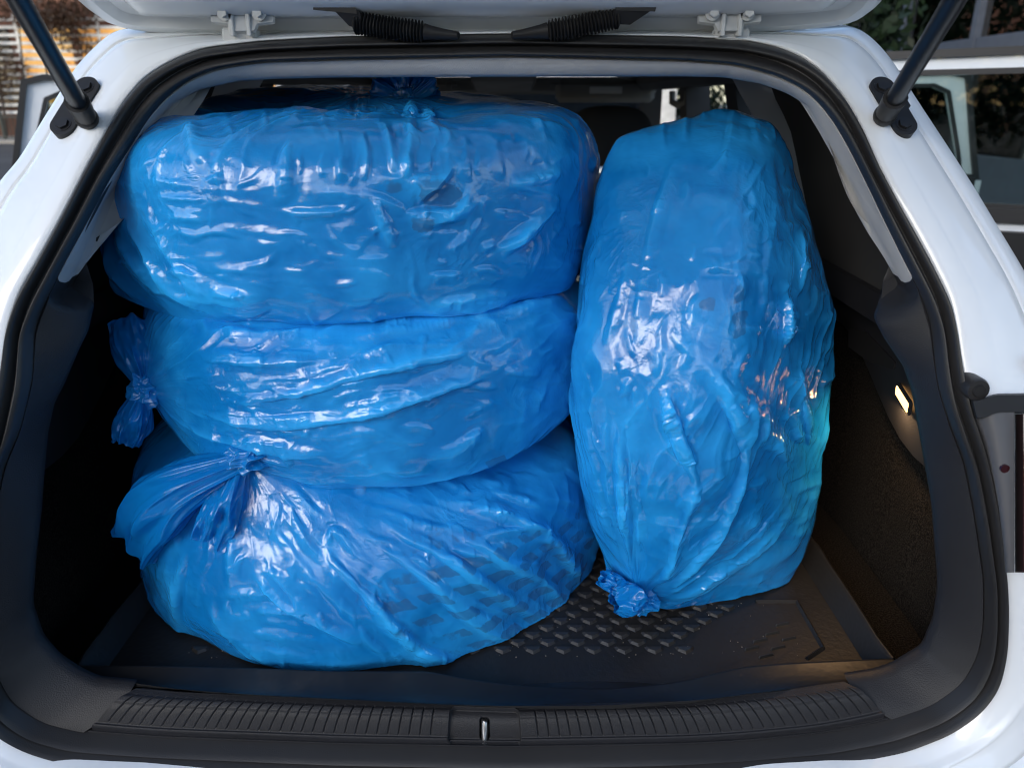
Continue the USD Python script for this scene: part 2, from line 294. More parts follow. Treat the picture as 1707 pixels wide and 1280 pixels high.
BO = [(-60,405),(0,299),(30,269),(60,218),(91,168),(114,131),(134,101),(165,72),(188,50),(240,52),(400,54),(853,49),(1230,54),(1390,48),(1429,44),(1463,71),(1490,104),(1523,158),(1574,235),(1624,312),(1674,396),(1707,450),(1752,540),(1790,640),(1812,750),(1822,900),(1822,1080),(1800,1180),(1740,1270),(1650,1340),(1300,1385),(853,1400),(400,1385),(-40,1340),(-130,1270),(-190,1180),(-210,1080),(-210,900),(-200,750),(-175,640),(-130,520)]
def between(a, b, t): return [a * (1 - t) + b * t for _ in (0,)][0]
rSO = ring(SO, -.018); rSI = ring(SI, lambda t: 0 * t); rIT = ring(IT, lambda t: .05 - .02 * low(t), sm=.8)
rBO = ring(BO, lambda t: .03 - .13 * low(t))
lw = low(TH)[:, None]
# outer body: flange, gutter, crease, shoulder, then the flank running forward
def bl(t, n=0.0): return rSO * (1 - t) + rBO * t + np.stack([0 * TH, -n * np.ones_like(TH), 0 * TH], 1)
rows = [rSO + [0, .03, 0], rSO, bl(.03, .004), bl(.08, .010), bl(.2, .014), bl(.24, .015), bl(.26, .015 + .006 * low(TH)), bl(.30, .015 + .007 * low(TH)), bl(.33, .016 - .001 * low(TH)), bl(.42, .016), bl(.62, .014), bl(.715, .010), bl(.735, .002), bl(.76, .002), bl(.785, .007), bl(.9, .004), rBO]
out = unit_out = (rBO - rBO.mean(0)) * [1, 0, 1]; out /= np.linalg.norm(out, axis=1)[:, None]
fw = np.array([0, 1.0, 0])
flank = lambda f, o, d: rBO + fw * f * (1 - lw) + out * o * (1 - lw) + lw * np.array([0, -.015, -d])
rows += [flank(.012, .004, .03), flank(.05, .012, .09), flank(.35, .03, .2), flank(.85, .03, .38)]
body = np.array(rows)
fl = (TH > -3.2)
def loft_sector(rows, mask, closed=False):
    idx = np.where(mask)[0]; P = rows[:, idx]
    return gridmesh(P, closed)
obj('body_shell', gridmesh(body, True), white_paint, car, smooth=35)
# seal: two rubber beads round the opening with a lip between
t_ = lambda t, n=0: rSO * (1 - t) + rSI * t - np.array([0, 1.0, .25]) * n
sl = np.array([t_(-.02, -.01), t_(.0, .004), t_(.08, .014), t_(.2, .019), t_(.34, .015), t_(.42, .006), t_(.47, .002), t_(.53, .004), t_(.62, .013), t_(.76, .018), t_(.9, .013), t_(1.0, .002), t_(1.03, -.012)])
obj('boot_seal', gridmesh(sl, True), rubber, car, smooth=True)
# inner trim: light grey above, black below, the ribbed sill at the bottom
up_mask = (rIT[:, 2] > 1.178) & (rIT[:, 1] > 0)
ang_sill = (np.sin(TH) > 0) & (rSI[:, 0] > atY(128, 1200, 0)[0]) & (rSI[:, 0] < atY(1494, 1195, 0)[0]) & (rSI[:, 2] < .8)
it = lambda t, n=0: rSI * (1 - t) + rIT * t - np.array([0, .85, .5]) * n
oi = (rIT - rSI) * [1, 0, 1]; oi /= np.linalg.norm(oi, axis=1)[:, None]
oi = np.stack([gaussian_filter(oi[:, k], 6, mode='wrap') for k in range(3)], 1)
tr = np.array([it(-.02, -.012), it(0, -.001), it(.06, .004), it(.3, .008), it(.7, .008), it(.93, .004), it(1.0, -.003), rIT - oi * .004 + [0, .014, 0], rIT - oi * .03 + [0, .03, 0], rIT - oi * .06 + [0, .034, 0]])
def runs(mask):
    idx = np.where(mask)[0]; cut = np.where(np.diff(idx) > 1)[0]; parts = np.split(idx, cut + 1)
    if len(parts) > 1 and parts[0][0] == 0 and parts[-1][-1] == len(mask) - 1: parts = [np.r_[parts[-1], parts[0]]] + parts[1:-1]
    return parts
for idx in runs(up_mask):
    # the top piece ends at a seam on each pillar
    a, b = 0, len(idx)
    xs = project(rIT[idx]); s0 = next((k for k in range(len(idx)) if xs[k, 0] > 269), 0); s1 = next((k for k in range(len(idx) - 1, 0, -1) if xs[k, 0] < 1345), len(idx) - 1)
    for u0, u1, nm in ((0, s0, 'pillar_trim'), (s0, s1 + 1, 'roof_trim'), (s1 + 1, len(idx), 'pillar_trim')):
        q = idx[max(u0 - (u0 > 0), 0):u1]
        if len(q) > 2: obj(nm, gridmesh(tr[:, q]), grey_trim, car, smooth=40)
for idx in runs(~up_mask & ~ang_sill):
    e = np.r_[idx[0] - 1, idx, (idx[-1] + 1) % 720]
    obj('lower_boot_trim', gridmesh(tr[:, e]), black_plastic, car, smooth=40)
si = runs(ang_sill)[0]
fine = 10; ii = np.linspace(si[0] - .5, si[-1] + .5, len(si) * fine)
rsm = lambda R: np.stack([gaussian_filter(np.interp(ii, np.arange(720), R[:, k]), fine * 2) for k in range(3)], 1)
a3, b3 = rsm(rIT), rsm(rSI)
pxs = project(b3)[:, 0]
T = np.linspace(0, 1, 44)
G = a3[None] * (1 - T[:, None, None]) + b3[None] * T[:, None, None]
prof = .004 + .010 * np.sin(np.pi * np.clip((T - .06) / .75, 0, 1)) + .004 * np.exp(-((T - .86) / .04) ** 2) - .006 * np.exp(-((T - .93) / .03) ** 2)
prof = np.where(T < .04, -.006, prof); prof = np.where(T > .985, -.004, prof)
nrm_s = unit([0, -.55, .85])
rib = np.exp(-((((pxs - 808) / 18.4 + .5) % 1 - .5) / .055) ** 2)
tw = np.clip(np.minimum((T - .20) / .03, (.78 - T) / .03), 0, 1)
mid = np.clip((np.abs(pxs - 808) - 74) / 6, 0, 1); endm = np.clip(np.minimum(pxs - 150, 1478 - pxs) / 4, 0, 1)
Hs = prof[:, None] - 0.0026 * rib[None] * tw[:, None] * (mid * endm)[None]
# recess for the latch, rounded corners
du = np.clip((np.abs(pxs - 808) - 52) / 11, 0, 1); dv = np.clip((np.abs(T - .55) - .27) / .11, 0, 1)
rec = 1 - sstep(np.hypot(du[None], dv[:, None]), .80, 1.0)
lipr = np.exp(-((np.hypot(du[None], dv[:, None]) - 1.02) / .10) ** 2) * (T[:, None] < .4)
slot = (1 - sstep(np.hypot(np.clip((np.abs(pxs - 808) - 4) / 5, 0, 2)[None], np.clip((np.abs(T - .58) - .15) / .07, 0, 2)[:, None]), .8, 1.0))
Hs = Hs - .008 * rec + .0018 * lipr - .018 * slot
sillP = G + nrm_s * Hs[..., None]
obj('sill_trim', gridmesh(sillP), black_plastic, car, smooth=True)
k0 = int(np.argmin(np.abs(pxs - 808))); sp = lambda t: a3[k0] * (1 - t) + b3[k0] * t + nrm_s * .004
obj('latch_striker', tube([sp(.40) + [-.002, 0, -.016], sp(.41) + [0, 0, .000], sp(.5) + [0, 0, .003], sp(.62) + [0, 0, -.004], sp(.70) + [0, 0, -.017]], .0036, 10), steel, car, smooth=True)
# a row of screws / water drops is left to the relief; bump stop on the right of the opening
bs = lift(1628, 649, -.034)
bstop = joinm([tube([bs + [0, .03, 0], bs, bs + [0, -.004, 0]], [.0125, .0125, .011], 24)])
bp = obj('bump_stop', bstop, rubber, car, smooth=40); obj('cap', tube([bs + [0, -.003, 0], bs + [0, -.0065, 0]], [.007, .006], 20), soft_black, bp, smooth=40)
# tail lamp and its housing on the right (and mirrored on the left, out of sight)
def patch(poly, off, th, m, name, parent=car):
    P = Polygon(poly).buffer(0); v, f = trimesh.creation.triangulate_polygon(P, engine='earcut')
    a = np.array([lift(x, y, off) for x, y in v]); b = a + [0, th, 0]; n = len(v)
    E = trimesh.Trimesh(a, f, process=False).facets_boundary; bd = np.array(P.exterior.coords)[:-1]
    A = np.array([lift(x, y, off) for x, y in bd]); Bk = A + [0, th, 0]; k = len(A)
    sv = np.vstack([A, Bk]); sf = np.array([[i, (i + 1) % k, k + (i + 1) % k, k + i] for i in range(k)])
    return obj(name, joinm([(a, f), (sv, sf)]), m, parent)
sod = np.array(SO, float); sod = sod[(sod[:, 0] > 1500) & (sod[:, 1] > 560) & (sod[:, 1] < 1080)]; sod = sod[np.argsort(sod[:, 1])]
xso = PchipInterpolator(sod[:, 1], sod[:, 0])
yy = np.linspace(686, 954, 40); tt_ = np.array([-.06, 0, .06, .2, .5, .8, .96, 1.0, 1.02])
hs = obj('lamp_housing', gridmesh(np.array([[lift(float(xso(y)) + 3 + (1691 - float(xso(y)) - 3) * t, y, -.012 if t < 0 else (.0 if t > 1.01 else -.024 - .022 * sstep(t, 0, .3))) for t in tt_] for y in yy])), housing_grey, car, smooth=30)
yg = np.linspace(655, 690, 12)
def cov(y, t):
    x0 = float(xso(y)) + 4; return x0 + (1740 - x0) * t
obj('lamp_cover', gridmesh(np.array([[lift(cov(y, t), y + 10 * (1 - sstep(t, .1, .4)), -.050 + (.04 if y < 657 or y > 688 or t == 0 else 0)) for t in np.linspace(0, 1, 16)] for y in yg])), soft_black, hs, smooth=30)
q = lift(1675, 781, -.0465); obj('reflector', tube([q + [0, .002, 0], q + [0, -.0008, 0]], .0045, 16), lamp_red, hs)
obj('tail_lamp', gridmesh(np.array([[lift(1692 + 150 * t, y, -.055 - .012 * math.sin(math.pi * min(1, t * 2) / 2) + (.03 if t == 0 else 0)) for t in np.linspace(0, 1, 12)] for y in np.linspace(690, 954, 24)])), lamp_red, car, smooth=40)
# ------------------------------------------------------------------ tailgate, open above
AL = math.radians(21)
H0 = atY(853, 66, .335); H0[0] = 0
s_ax = np.array([0, -math.cos(AL), math.sin(AL)]); n_ax = np.array([0, -math.sin(AL), -math.cos(AL)])
def onTG(px, py):
    r = ray(px, py); t = ((H0 - CAM) @ n_ax) / (r @ n_ax); return CAM + r * t
def tgc(px, py): q = onTG(px, py) - H0; return np.array([q[0], q @ s_ax])
left = [tgc(*p) for p in [(118,0),(141,20),(175,44),(208,55),(252,62),(390,66)]]; right = [tgc(*p) for p in [(1231,64),(1338,57),(1389,52),(1426,44),(1439,37),(1466,17),(1480,0)]]
xl, xr = left[0][0] - .035, right[-1][0] + .035
outl = [(xl, 1.0), (xl, .3), (xl + .004, .16)] + [tuple(p) for p in left] + [(0, 0)] + [tuple(p) for p in right] + [(xr - .004, .16), (xr, .3), (xr, 1.0), (xr - .1, 1.08), (xl + .1, 1.08)]
TGp = Polygon(outl).buffer(.02, quad_segs=8).buffer(-.02, quad_segs=8)
def rimloop(d, N=420):
    p = TGp.buffer(-d, join_style='round'); e = p.exterior; ds = np.linspace(0, 1, N, endpoint=False)
    c = np.array([e.interpolate(s, normalized=True).coords[0] for s in ds])
    a = np.arctan2(c[:, 1] - .5, c[:, 0]); return p, c, a
AN = np.linspace(-math.pi, math.pi, 480, endpoint=False)
def byang(d):
    e = TGp.buffer(-d).exterior; out_ = []
    for a in AN:
        L = LineString([(0, .5), (3 * math.cos(a), .5 + 3 * math.sin(a))]); I = L.intersection(e)
        c = np.array(I.coords[0] if I.geom_type == 'Point' else list(I.geoms)[-1].coords[0] if hasattr(I, 'geoms') else I.coords[-1]); out_.append(c)
    return np.array(out_)
L3 = lambda c, n: H0 + np.stack([c[:, 0], 0 * c[:, 0], 0 * c[:, 0]], 1) + c[:, 1:2] * s_ax + n * n_ax
rw = []
for d, n in ((.006, -.07), (0, -.05), (0, -.012), (.003, -.004), (.010, -.001), (.020, -.002), (.024, -.007), (.028, -.012), (.045, -.013), (.055, -.004), (.068, .006), (.085, .010), (.11, .011), (.135, .008), (.15, -.004), (.165, -.012), (.22, -.014)):
    rw.append(L3(byang(d), n))
cin = byang(.22); c0 = cin.mean(0)
rw.append(L3(c0 + (cin - c0) * .5, -.014)); rw.append(L3(c0 + (cin - c0) * .01, -.014))
tg = obj('tailgate', gridmesh(np.array(rw), True), paint_inner, car, smooth=28)
rt = [L3(byang(.006), -.07), L3(byang(.1), -.1), L3(c0 + (cin - c0) * .01, -.1)]
obj('outer_skin', gridmesh(np.array(rt), True), white_paint, tg, smooth=28)
for px in (403, 1217):   # hinges: bolted plate, curved arm, foot on the roof
    q = lambda x, y, Y: atY(px + x, y, Y)
    Y0 = .262
    pl = extr(Polygon([(-.034, -.006), (.034, -.006), (.034, .008), (.016, .010), (.012, .018), (-.012, .018), (-.016, .010), (-.034, .008)]).buffer(.002), .007, frame(q(0, 22, Y0), (1, 0, 0), (0, -.3, -1)))
    h = obj('hinge', pl, zinc_grey, tg, smooth=30)
    arm = joinm([boxm(q(0, 38, Y0 + .010), (.030, .016, .030), .003), boxm(q(0, 52, Y0 + .014), (.018, .020, .030), .003), boxm(q(0, 63, Y0 + .016), (.040, .022, .020), .003)] + [boxm(q(s * 14, 38, Y0 + .002), (.005, .02, .03), .001) for s in (-1, 1)])
    obj('hinge_arm', arm, zinc_grey, h, smooth=30)
    for s in (-1, 1):
        c = q(s * 29, 22, Y0 - .006)
        obj('bolt', joinm([tube([c, c + [0, -.002, 0]], .0085, 16), tube([c, c + [0, -.010, 0]], [.0058, .0055], 6)]), zinc_grey, h, smooth=25)
# wiring bellows
def bellows(pts, Y0, Y1):
    pts = np.array(pts, float); s = np.r_[0, np.cumsum(np.linalg.norm(np.diff(pts, axis=0), axis=1))]; S = np.linspace(0, s[-1], 260)
    p = np.stack([np.interp(S, s, pts[:, 0]), np.interp(S, s, pts[:, 1])], 1); p = gaussian_filter(p, (8, 0))
    u = S / s[-1]; path = np.array([atY(x, y, Y0 + (Y1 - Y0) * k) for (x, y), k in zip(p, u)])
    r = np.interp(u, [0, .62, .72, .85, 1], [.0108, .0100, .0075, .0055, .004]) + np.where(u < .66, .0022 * np.sin(2 * np.pi * u * 32), 0)
    return tube(path, r, 18)
wb = obj('wiring_bellows', bellows([(592, 38), (640, 46), (700, 53), (735, 57), (768, 60)], .252, .246), soft_black, tg, smooth=50)
obj('grommet', joinm([hullm([atY(522, 11, .238), atY(592, 13, .238), atY(522, 17, .238), atY(595, 24, .238), atY(522, 11, .27), atY(592, 13, .27), atY(595, 24, .27)]), hullm([atY(556, 17, .238), atY(600, 18, .238), atY(604, 50, .246), atY(582, 44, .246), atY(600, 20, .265), atY(604, 50, .265), atY(556, 17, .265)])]), soft_black, wb, smooth=30)
wb = obj('wiring_bellows', bellows([(1030, 28), (985, 40), (940, 48), (905, 53), (850, 60)], .252, .246), soft_black, tg, smooth=50)
obj('grommet', joinm([hullm([atY(1026, 8, .238), atY(1095, 9, .238), atY(1026, 18, .238), atY(1092, 20, .238), atY(1026, 8, .27), atY(1095, 9, .27), atY(1092, 20, .27)]), hullm([atY(1090, 15, .238), atY(1024, 16, .238), atY(1018, 40, .246), atY(1050, 42, .246), atY(1024, 18, .265), atY(1018, 40, .265), atY(1090, 16, .265)])]), soft_black, wb, smooth=30)
# gas struts
for s, m, far in ((-1, (140, 190), (-70, -176)), (1, (1480, 185), (1706, -190))):
    p0 = lift(m[0], m[1], -.045); p1 = atY(far[0], far[1], -.12)
    d = unit(p1 - p0); st = obj('gas_strut', joinm([tube([p0 + d * .012, p0 + d * .34], .0092, 20)]), gloss_black, car, smooth=40)
    obj('rod', tube([p0 + d * .34, p1], .005, 12), steel, st, smooth=40)
    sock = joinm([tube([p0 - d * .014, p0 + d * .03], [.0105, .0125], 16), trimesh.creation.icosphere(2, .0125).apply_translation(p0 - d * .010)])
    obj('socket', sock, soft_black, st, smooth=40)
    # bracket: an elongated plate bolted on at both ends, slanting like the pillar
    e0 = lift(148 if s < 0 else 1467, 152, -.012); e1 = lift(110 if s < 0 else 1503, 214, -.012)
    ax = unit(e1 - e0); nn = unit(np.cross(ax, [s, 0, 0])); nn = nn if nn[1] < 0 else -nn
    L = np.linalg.norm(e1 - e0)
    br = Polygon(LineString([(0, 0), (L, 0)]).buffer(.014).exterior).union(Polygon([(.3 * L, -.011), (.7 * L, -.011), (.62 * L, .018), (.38 * L, .018)])).buffer(.002).buffer(-.002)
    M_ = frame(e0 - nn * .004, ax, np.cross(nn, ax)); obj('strut_bracket', extr(br, .011, M_), soft_black, st, smooth=30)
    for e in (e0, e1): obj('bracket_bolt', joinm([tube([e + nn * .006, e + nn * .010], [.0075, .007], 6), tube([e + nn * .004, e + nn * .0075], .0095, 18)]), gloss_black, st, smooth=25)
# ------------------------------------------------------------------ cabin: boot walls, roof lining, pillars, seats, doors
def wallsheet(pts, m, name, parent=car, smooth=40): return obj(name, gridmesh(np.array(pts, float)), m, parent, smooth=smooth)
WX = .600
side_grey = simple('side_pillar_grain', (.03, .031, .033), .7)
pillar_grey = simple('pillar_grey_trim', (.055, .053, .05), .8)
rs = np.random.default_rng(3)
for s in (-1, 1):
    Ys = np.linspace(.03, 1.0, 26); Zs = np.linspace(.61, 1.02, 18)
    P = np.array([[(s * (WX + .012 - .05 * sstep(y, .5, .85) * (1 - sstep(z, .95, 1.05)) + .012 * math.sin(3 * y) ), y, z) for y in Ys] for z in Zs])
    wallsheet(P, carpet, 'side_carpet')
    # moulded panel above the carpet, its lower edge slants down to the rear
    def edge(y): return .905 + .11 * sstep(y, .25, .55)
    P = []
    for t in np.linspace(0, 1, 14):
        P.append([(s * (WX - .012 * math.sin(math.pi * min(1, t * 1.1)) - .006), y, edge(y) * (1 - t) + 1.12 * t) for y in np.linspace(.05, 1.0, 24)])
    P = [[(q[0] + s * .012, q[1], q[2] - .004) for q in P[0]]] + P
    pn = wallsheet(P, black_plastic, 'side_panel')
    # flap line moulded in the panel
    if s > 0:
        fp = [atX(x, y, WX - .018) for x, y in ((1416, 548), (1444, 552), (1494, 604), (1492, 616), (1450, 603), (1416, 578))]
        fpoly = Polygon([(-p[1], p[2]) for p in fp]).buffer(-.004).buffer(.004)
        obj('panel_flap', joinm([extr(fpoly, .004, frame((WX - .016, 0, 0), (0, -1, 0), (0, 0, 1)))]), soft_black, pn)
    obj('shelf_ledge', hullm([(s * WX, .16, 1.07), (s * (WX - .055), .22, 1.075), (s * (WX - .06), .98, 1.09), (s * WX, .98, 1.09), (s * WX, .16, 1.12), (s * (WX - .045), .24, 1.112), (s * (WX - .05), .98, 1.125), (s * WX, .98, 1.13)]), black_plastic, pn)
    # dark pillar trim leaning inwards over the side
    P = [[(s * (.565 - .05 * t - .02 * sstep(t, .7, 1)), y + .16 * t, 1.10 + .30 * t) for y in np.linspace(.20, .60, 16)] for t in np.linspace(0, 1, 12)]
    wallsheet(P, side_grey, 'side_pillar_trim')
# floor under the liner, roof lining, cross-pieces
obj('boot_floor', boxm((0, .53, .635), (1.36, .98, .03)), carpet, car)
hx = np.linspace(-.62, .62, 24); hy = np.linspace(.36, 2.75, 18)
obj('roof_lining', gridmesh(np.array([[(x * (.74 + .22 * sstep(y, .36, 1.2)), y, 1.462 + .045 * math.sin(math.pi * (y - .36) / 2.9) - .05 * (abs(x) / .62) ** 4) for x in hx] for y in hy])), headliner_mat, car, smooth=True)
wv = obj('windscreen_header', boxm((0, 2.78, 1.43), (1.3, .06, .07), .015), headliner_mat, car)
con = obj('overhead_console', hullm([(-.13, 2.2, 1.49), (.13, 2.2, 1.49), (-.13, 2.72, 1.44), (.13, 2.72, 1.44), (-.11, 2.25, 1.435), (.11, 2.25, 1.435), (-.11, 2.68, 1.405), (.11, 2.68, 1.405)]), headliner_mat, car)
for x in (-.06, .06): obj('reading_lamp_button', boxm((x, 2.26, 1.448), (.035, .012, .018), .003), soft_black, con)
paper = simple('visor_label', (.62, .60, .56), .7)
for s in (-1, 1):
    v = obj('sun_visor', joinm([boxm((s * .41, 2.60, 1.405), (.40, .05, .085), .018), tube([(s * .19, 2.6, 1.43), (s * .64, 2.6, 1.43)], .008, 8)]), headliner_mat, car, smooth=30)
    if s > 0: obj('warning_label', boxm((.41, 2.572, 1.41), (.13, .003, .026)), paper, v)
    a = np.array([[s * .60, y, z] for y, z in ((1.92, 1.40), (1.93, 1.365), (2.05, 1.355), (2.17, 1.365), (2.18, 1.40))]); obj('grab_handle', tube(a, .011, 10), headliner_mat, car, smooth=True)
    # pillars between the side windows, with the window line below
    obj('rear_door_pillar', hullm([(s * .66, 1.24, 1.03), (s * .66, 1.34, 1.03), (s * .57, 1.30, 1.44), (s * .57, 1.40, 1.44), (s * .72, 1.24, 1.03), (s * .72, 1.34, 1.03), (s * .63, 1.30, 1.44), (s * .63, 1.40, 1.44)]), soft_black, car)
    obj('centre_pillar', hullm([(s * .68, 1.90, .4), (s * .68, 2.02, .4), (s * .585, 1.90, 1.45), (s * .585, 2.0, 1.45), (s * .76, 1.90, .4), (s * .76, 2.02, .4), (s * .66, 1.90, 1.45), (s * .66, 2.0, 1.45)]), pillar_grey, car)
    obj('windscreen_pillar', hullm([(s * .70, 3.35, 1.02), (s * .70, 3.45, 1.02), (s * .58, 2.70, 1.45), (s * .58, 2.80, 1.45), (s * .78, 3.35, 1.02), (s * .78, 3.45, 1.02), (s * .66, 2.70, 1.45), (s * .66, 2.80, 1.45)]), pillar_grey, car)
    obj('roof_side', hullm([(s * .50, 1.2, 1.46), (s * .53, 1.2, 1.43), (s * .56, 2.8, 1.46), (s * .64, 2.8, 1.43), (s * .54, 1.2, 1.465), (s * .70, 2.8, 1.50), (s * .50, 1.2, 1.47), (s * .56, 2.8, 1.53)]), white_paint, car)
    obj('window_rail', boxm((s * .585, 1.85, 1.44), (.11, 1.9, .06), .02), pillar_grey, car)
    obj('side_sill', boxm((s * .80, 2.0, .42), (.2, 2.4, .25), .03), white_paint, car)
    obj('front_flank', boxm((s * .80, 3.75, .72), (.22, 1.3, .75), .06), white_paint, car)
obj('roof_panel', gridmesh(np.array([[(x, y, 1.475 + .06 * sstep(y, .3, 1.4) - .03 * (abs(x) / .66) ** 3) for x in np.linspace(-.46 - .14 * sstep(y, .5, 1.4), .46 + .14 * sstep(y, .5, 1.4), 16)] for y in np.linspace(.42, 2.85, 12)])), white_paint, car, smooth=True)
obj('windscreen', gridmesh(np.array([[(-.66, 2.82, 1.44), (.66, 2.82, 1.44)], [(-.74, 3.40, 1.04), (.74, 3.40, 1.04)]])), glass, car)
obj('dashboard', boxm((0, 3.1, .86), (1.4, .5, .34), .06), soft_black, car)
obj('bonnet', hullm([(-.7, 3.4, 1.02), (.7, 3.4, 1.02), (-.65, 4.35, .92), (.65, 4.35, .92), (-.8, 3.4, .7), (.8, 3.4, .7), (-.75, 4.4, .6), (.75, 4.4, .6)]), white_paint, car)
def seat(name, x, y, w, top):
    b = obj(name, boxm((x, y, .55 + (top - .55) / 2), (w, .14, top - .55), .05, None), seat_fabric, car, smooth=30)
    return b
sb = seat('rear_seat_back', 0, 1.03, 1.20, 1.12)
for x in (-.37, .37):
    fs = seat('front_seat_back', x, 2.02, .50, 1.12)
    hr = trimesh.creation.icosphere(3, 1); P = hr.vertices; P = np.sign(P) * np.abs(P) ** .72 * [.145, .05, .10]; hr.vertices = P + [x, 2.06, 1.255]
    obj('headrest', hr, seat_fabric, fs, smooth=True)
    obj('headrest_post', joinm([bar((x + d, 2.05, 1.08), (x + d, 2.06, 1.2), .007) for d in (-.06, .06)]), steel, fs)
# boot lamp: warm lens on the right side panel, with its light
lp = atX(1506, 664, WX - .0215)
lens = Polygon([(-.020, .003), (.018, .006), (.022, -.003), (-.016, -.005)]).buffer(.002)
lm = obj('boot_lamp', extr(lens, .003, frame(lp, unit([0, -1, -.42]), unit([0, -.42, 1]))), lamp_glow, car)
obj('lamp_bezel', extr(lens.buffer(.004).difference(lens.buffer(.0005)), .004, frame(lp + [.001, 0, 0], unit([0, -1, -.42]), unit([0, -.42, 1]))), black_plastic, lm)
bl_ = UsdLux.DiskLight.Define(stage, str(lm.GetPath()) + '/light')
bl_.CreateRadiusAttr(.009); bl_.CreateNormalizeAttr(True); bl_.CreateColorAttr(Gf.Vec3f(1, .58, .26)); bl_.CreateIntensityAttr(.12)
bl_.AddTranslateOp().Set(Gf.Vec3d(*map(float, lp + [-.016, 0, -.010]))); bl_.AddRotateYOp().Set(12.0)
# side doors, open: rear right, front right, front left
def rdoor(label, hinge, ang, s, length, top, belt, drop):
    ax = np.array([s * math.sin(ang), -math.cos(ang), 0]); up = np.array([0, 0, 1.0]); n = np.cross(ax, up); n = n if n[1] < 0 else -n
    o = np.array(hinge, float); to = lambda d: frame(o + n * d, ax, up)
    sg = 1 if np.cross(ax, up) @ n > 0 else -1
    def ex(poly, d0, d1): return extr(poly, abs(d1 - d0), frame(o + n * (d0 if sg > 0 else d1), ax, up))
    outer = Polygon([(0, .32), (length - .12, .32), (length, .5), (length, belt), (length - .03, belt + .1), (length - .12, top - .02), (length - .2, top), (drop * .5, top - .02), (drop * .15, top - .25 * (drop > .3) - .03), (0, belt + .05)]).buffer(.03).buffer(-.03)
    win = Polygon([(.09, belt + .02), (length - .09, belt + .02), (length - .11, belt + .1), (length - .2, top - .10), (length - .26, top - .075), (max(.09, drop * .55), top - .085), (.09, belt + .12)]).buffer(.025).buffer(-.025)
    frm = outer.intersection(sbox(-1, belt, 3, 3)).difference(win); low_ = outer.intersection(sbox(-1, 0, 3, belt - .002))
    d = obj('door', ex(low_, -.03, .05), white_paint, car, smooth=30, label=label)
    obj('window_frame', ex(frm, -.012, .012), white_paint, d, smooth=30)
    edge = outer.intersection(sbox(-1, belt, 3, 3)); obj('outer_seal', ex(edge.difference(edge.buffer(-.022)), .013, .03), rubber, d)
    obj('window_seal', ex(win.buffer(.016).difference(win), .0125, .022), rubber, d)
    obj('window_pane', ex(win.buffer(.004), -.002, .002), glass, d)
    obj('inner_trim', ex(low_.buffer(-.05), .05, .085), soft_black, d, smooth=30)
    obj('belt_seal', ex(sbox(.02, belt - .03, length - .03, belt + .012), .051, .062), rubber, d)
rdoor('right rear door, open', (.86, 1.92, 0), math.radians(66), 1, 1.12, 1.52, 1.06, .1)
rdoor('right front door, open', (.86, 3.02, 0), math.radians(82), 1, 1.28, 1.50, 1.04, .9)
rdoor('left front door, open', (-.86, 3.02, 0), math.radians(70), -1, 1.28, 1.47, 1.04, .9)
# ------------------------------------------------------------------ rubber boot liner
ln = thing('boot_liner', 'black rubber boot liner with raised diamond tread and bent front lip', 'boot mat')
ZL = .6655
fl = [(125,1110),(430,1115),(570,1120),(700,1120),(770,1131),(850,1142),(900,1146),(1000,1149),(1080,1144),(1140,1136),(1250,1112),(1360,1104),(1490,1099)]
xs = np.linspace(125, 1490, 240); yl = PchipInterpolator(*zip(*fl))(xs)
fb = [(125,1118),(200,1132),(300,1146),(570,1163),(853,1174),(950,1174),(1137,1166),(1300,1148),(1460,1126),(1490,1112)]
yb = PchipInterpolator(*zip(*fb))(xs)
lipz = ZL + .022 * (1 - sstep(np.abs(xs - 960), 160, 330)) * 0 + .028 - .022 * np.exp(-((xs - 985) / 150) ** 2)
topp = np.array([atZ(x, y, z) for x, y, z in zip(xs, yl, lipz)])
bot = np.array([atZ(x, y + 2, .706) for x, y in zip(xs, yb)])
wob = fbm(np.stack([xs / 60, 0 * xs, 0 * xs], 1), 3, 4) - .5
inn = topp.copy(); inn[:, 1] += .020 + .004 * wob; inn[:, 2] = ZL + .001
rowsL = [inn, topp * .25 + inn * .75 + [0, -.001, .001], topp + [0, .004, -.002], topp + [0, .001, .0008], topp + [0, -.002, .0005]]
for t in (.12, .3, .5, .7, .85, 1.0):
    q = topp * (1 - t) + bot * t; bulge = math.sin(math.pi * t ** .8) * (.015 + .008 * wob) ; rowsL.append(q + np.stack([0 * wob, -bulge, -.25 * bulge + .004 * np.sin(math.pi * t) * wob], 1))
obj('front_lip', gridmesh(np.array(rowsL)), lip_rubber, ln, smooth=True)
xr0, xl0 = topp[-1][0], topp[0][0]
ym = topp[:, 1].min()
def flx(t): return np.interp(t, np.linspace(0, 1, len(inn)), inn[:, 0]), np.interp(t, np.linspace(0, 1, len(inn)), inn[:, 1])
fv = np.linspace(0, 1, 60); fx_, fy_ = flx(fv)
base = np.array([[(x, y0 * (1 - t) + .98 * t, ZL) for x, y0 in zip(fx_, fy_)] for t in np.linspace(0, 1, 20)])
obj('tray', gridmesh(base), liner_rubber, ln, smooth=True)
for s, x0 in ((-1, xl0), (1, xr0)):
    ysd = np.linspace(topp[-1 if s > 0 else 0][1] + .001, .97, 40)
    wv_ = (fbm(np.stack([ysd * 14, 0 * ysd, 0 * ysd + s], 1), 3, 9) - .5) * .008
    P = np.array([np.stack([x0 - s * a + wv_ * c, ysd, np.full_like(ysd, z)], 1) for a, z, c in ((.022, ZL + .0005, 0), (.018, ZL + .006, .3), (.006, ZL + .024, 1), (.002, ZL + .030, 1), (-.002, ZL + .029, 1), (0, ZL + .02, 1), (.006, ZL - .004, .3))])
    obj('side_lip', gridmesh(P), liner_rubber, ln, smooth=True)
studs = []
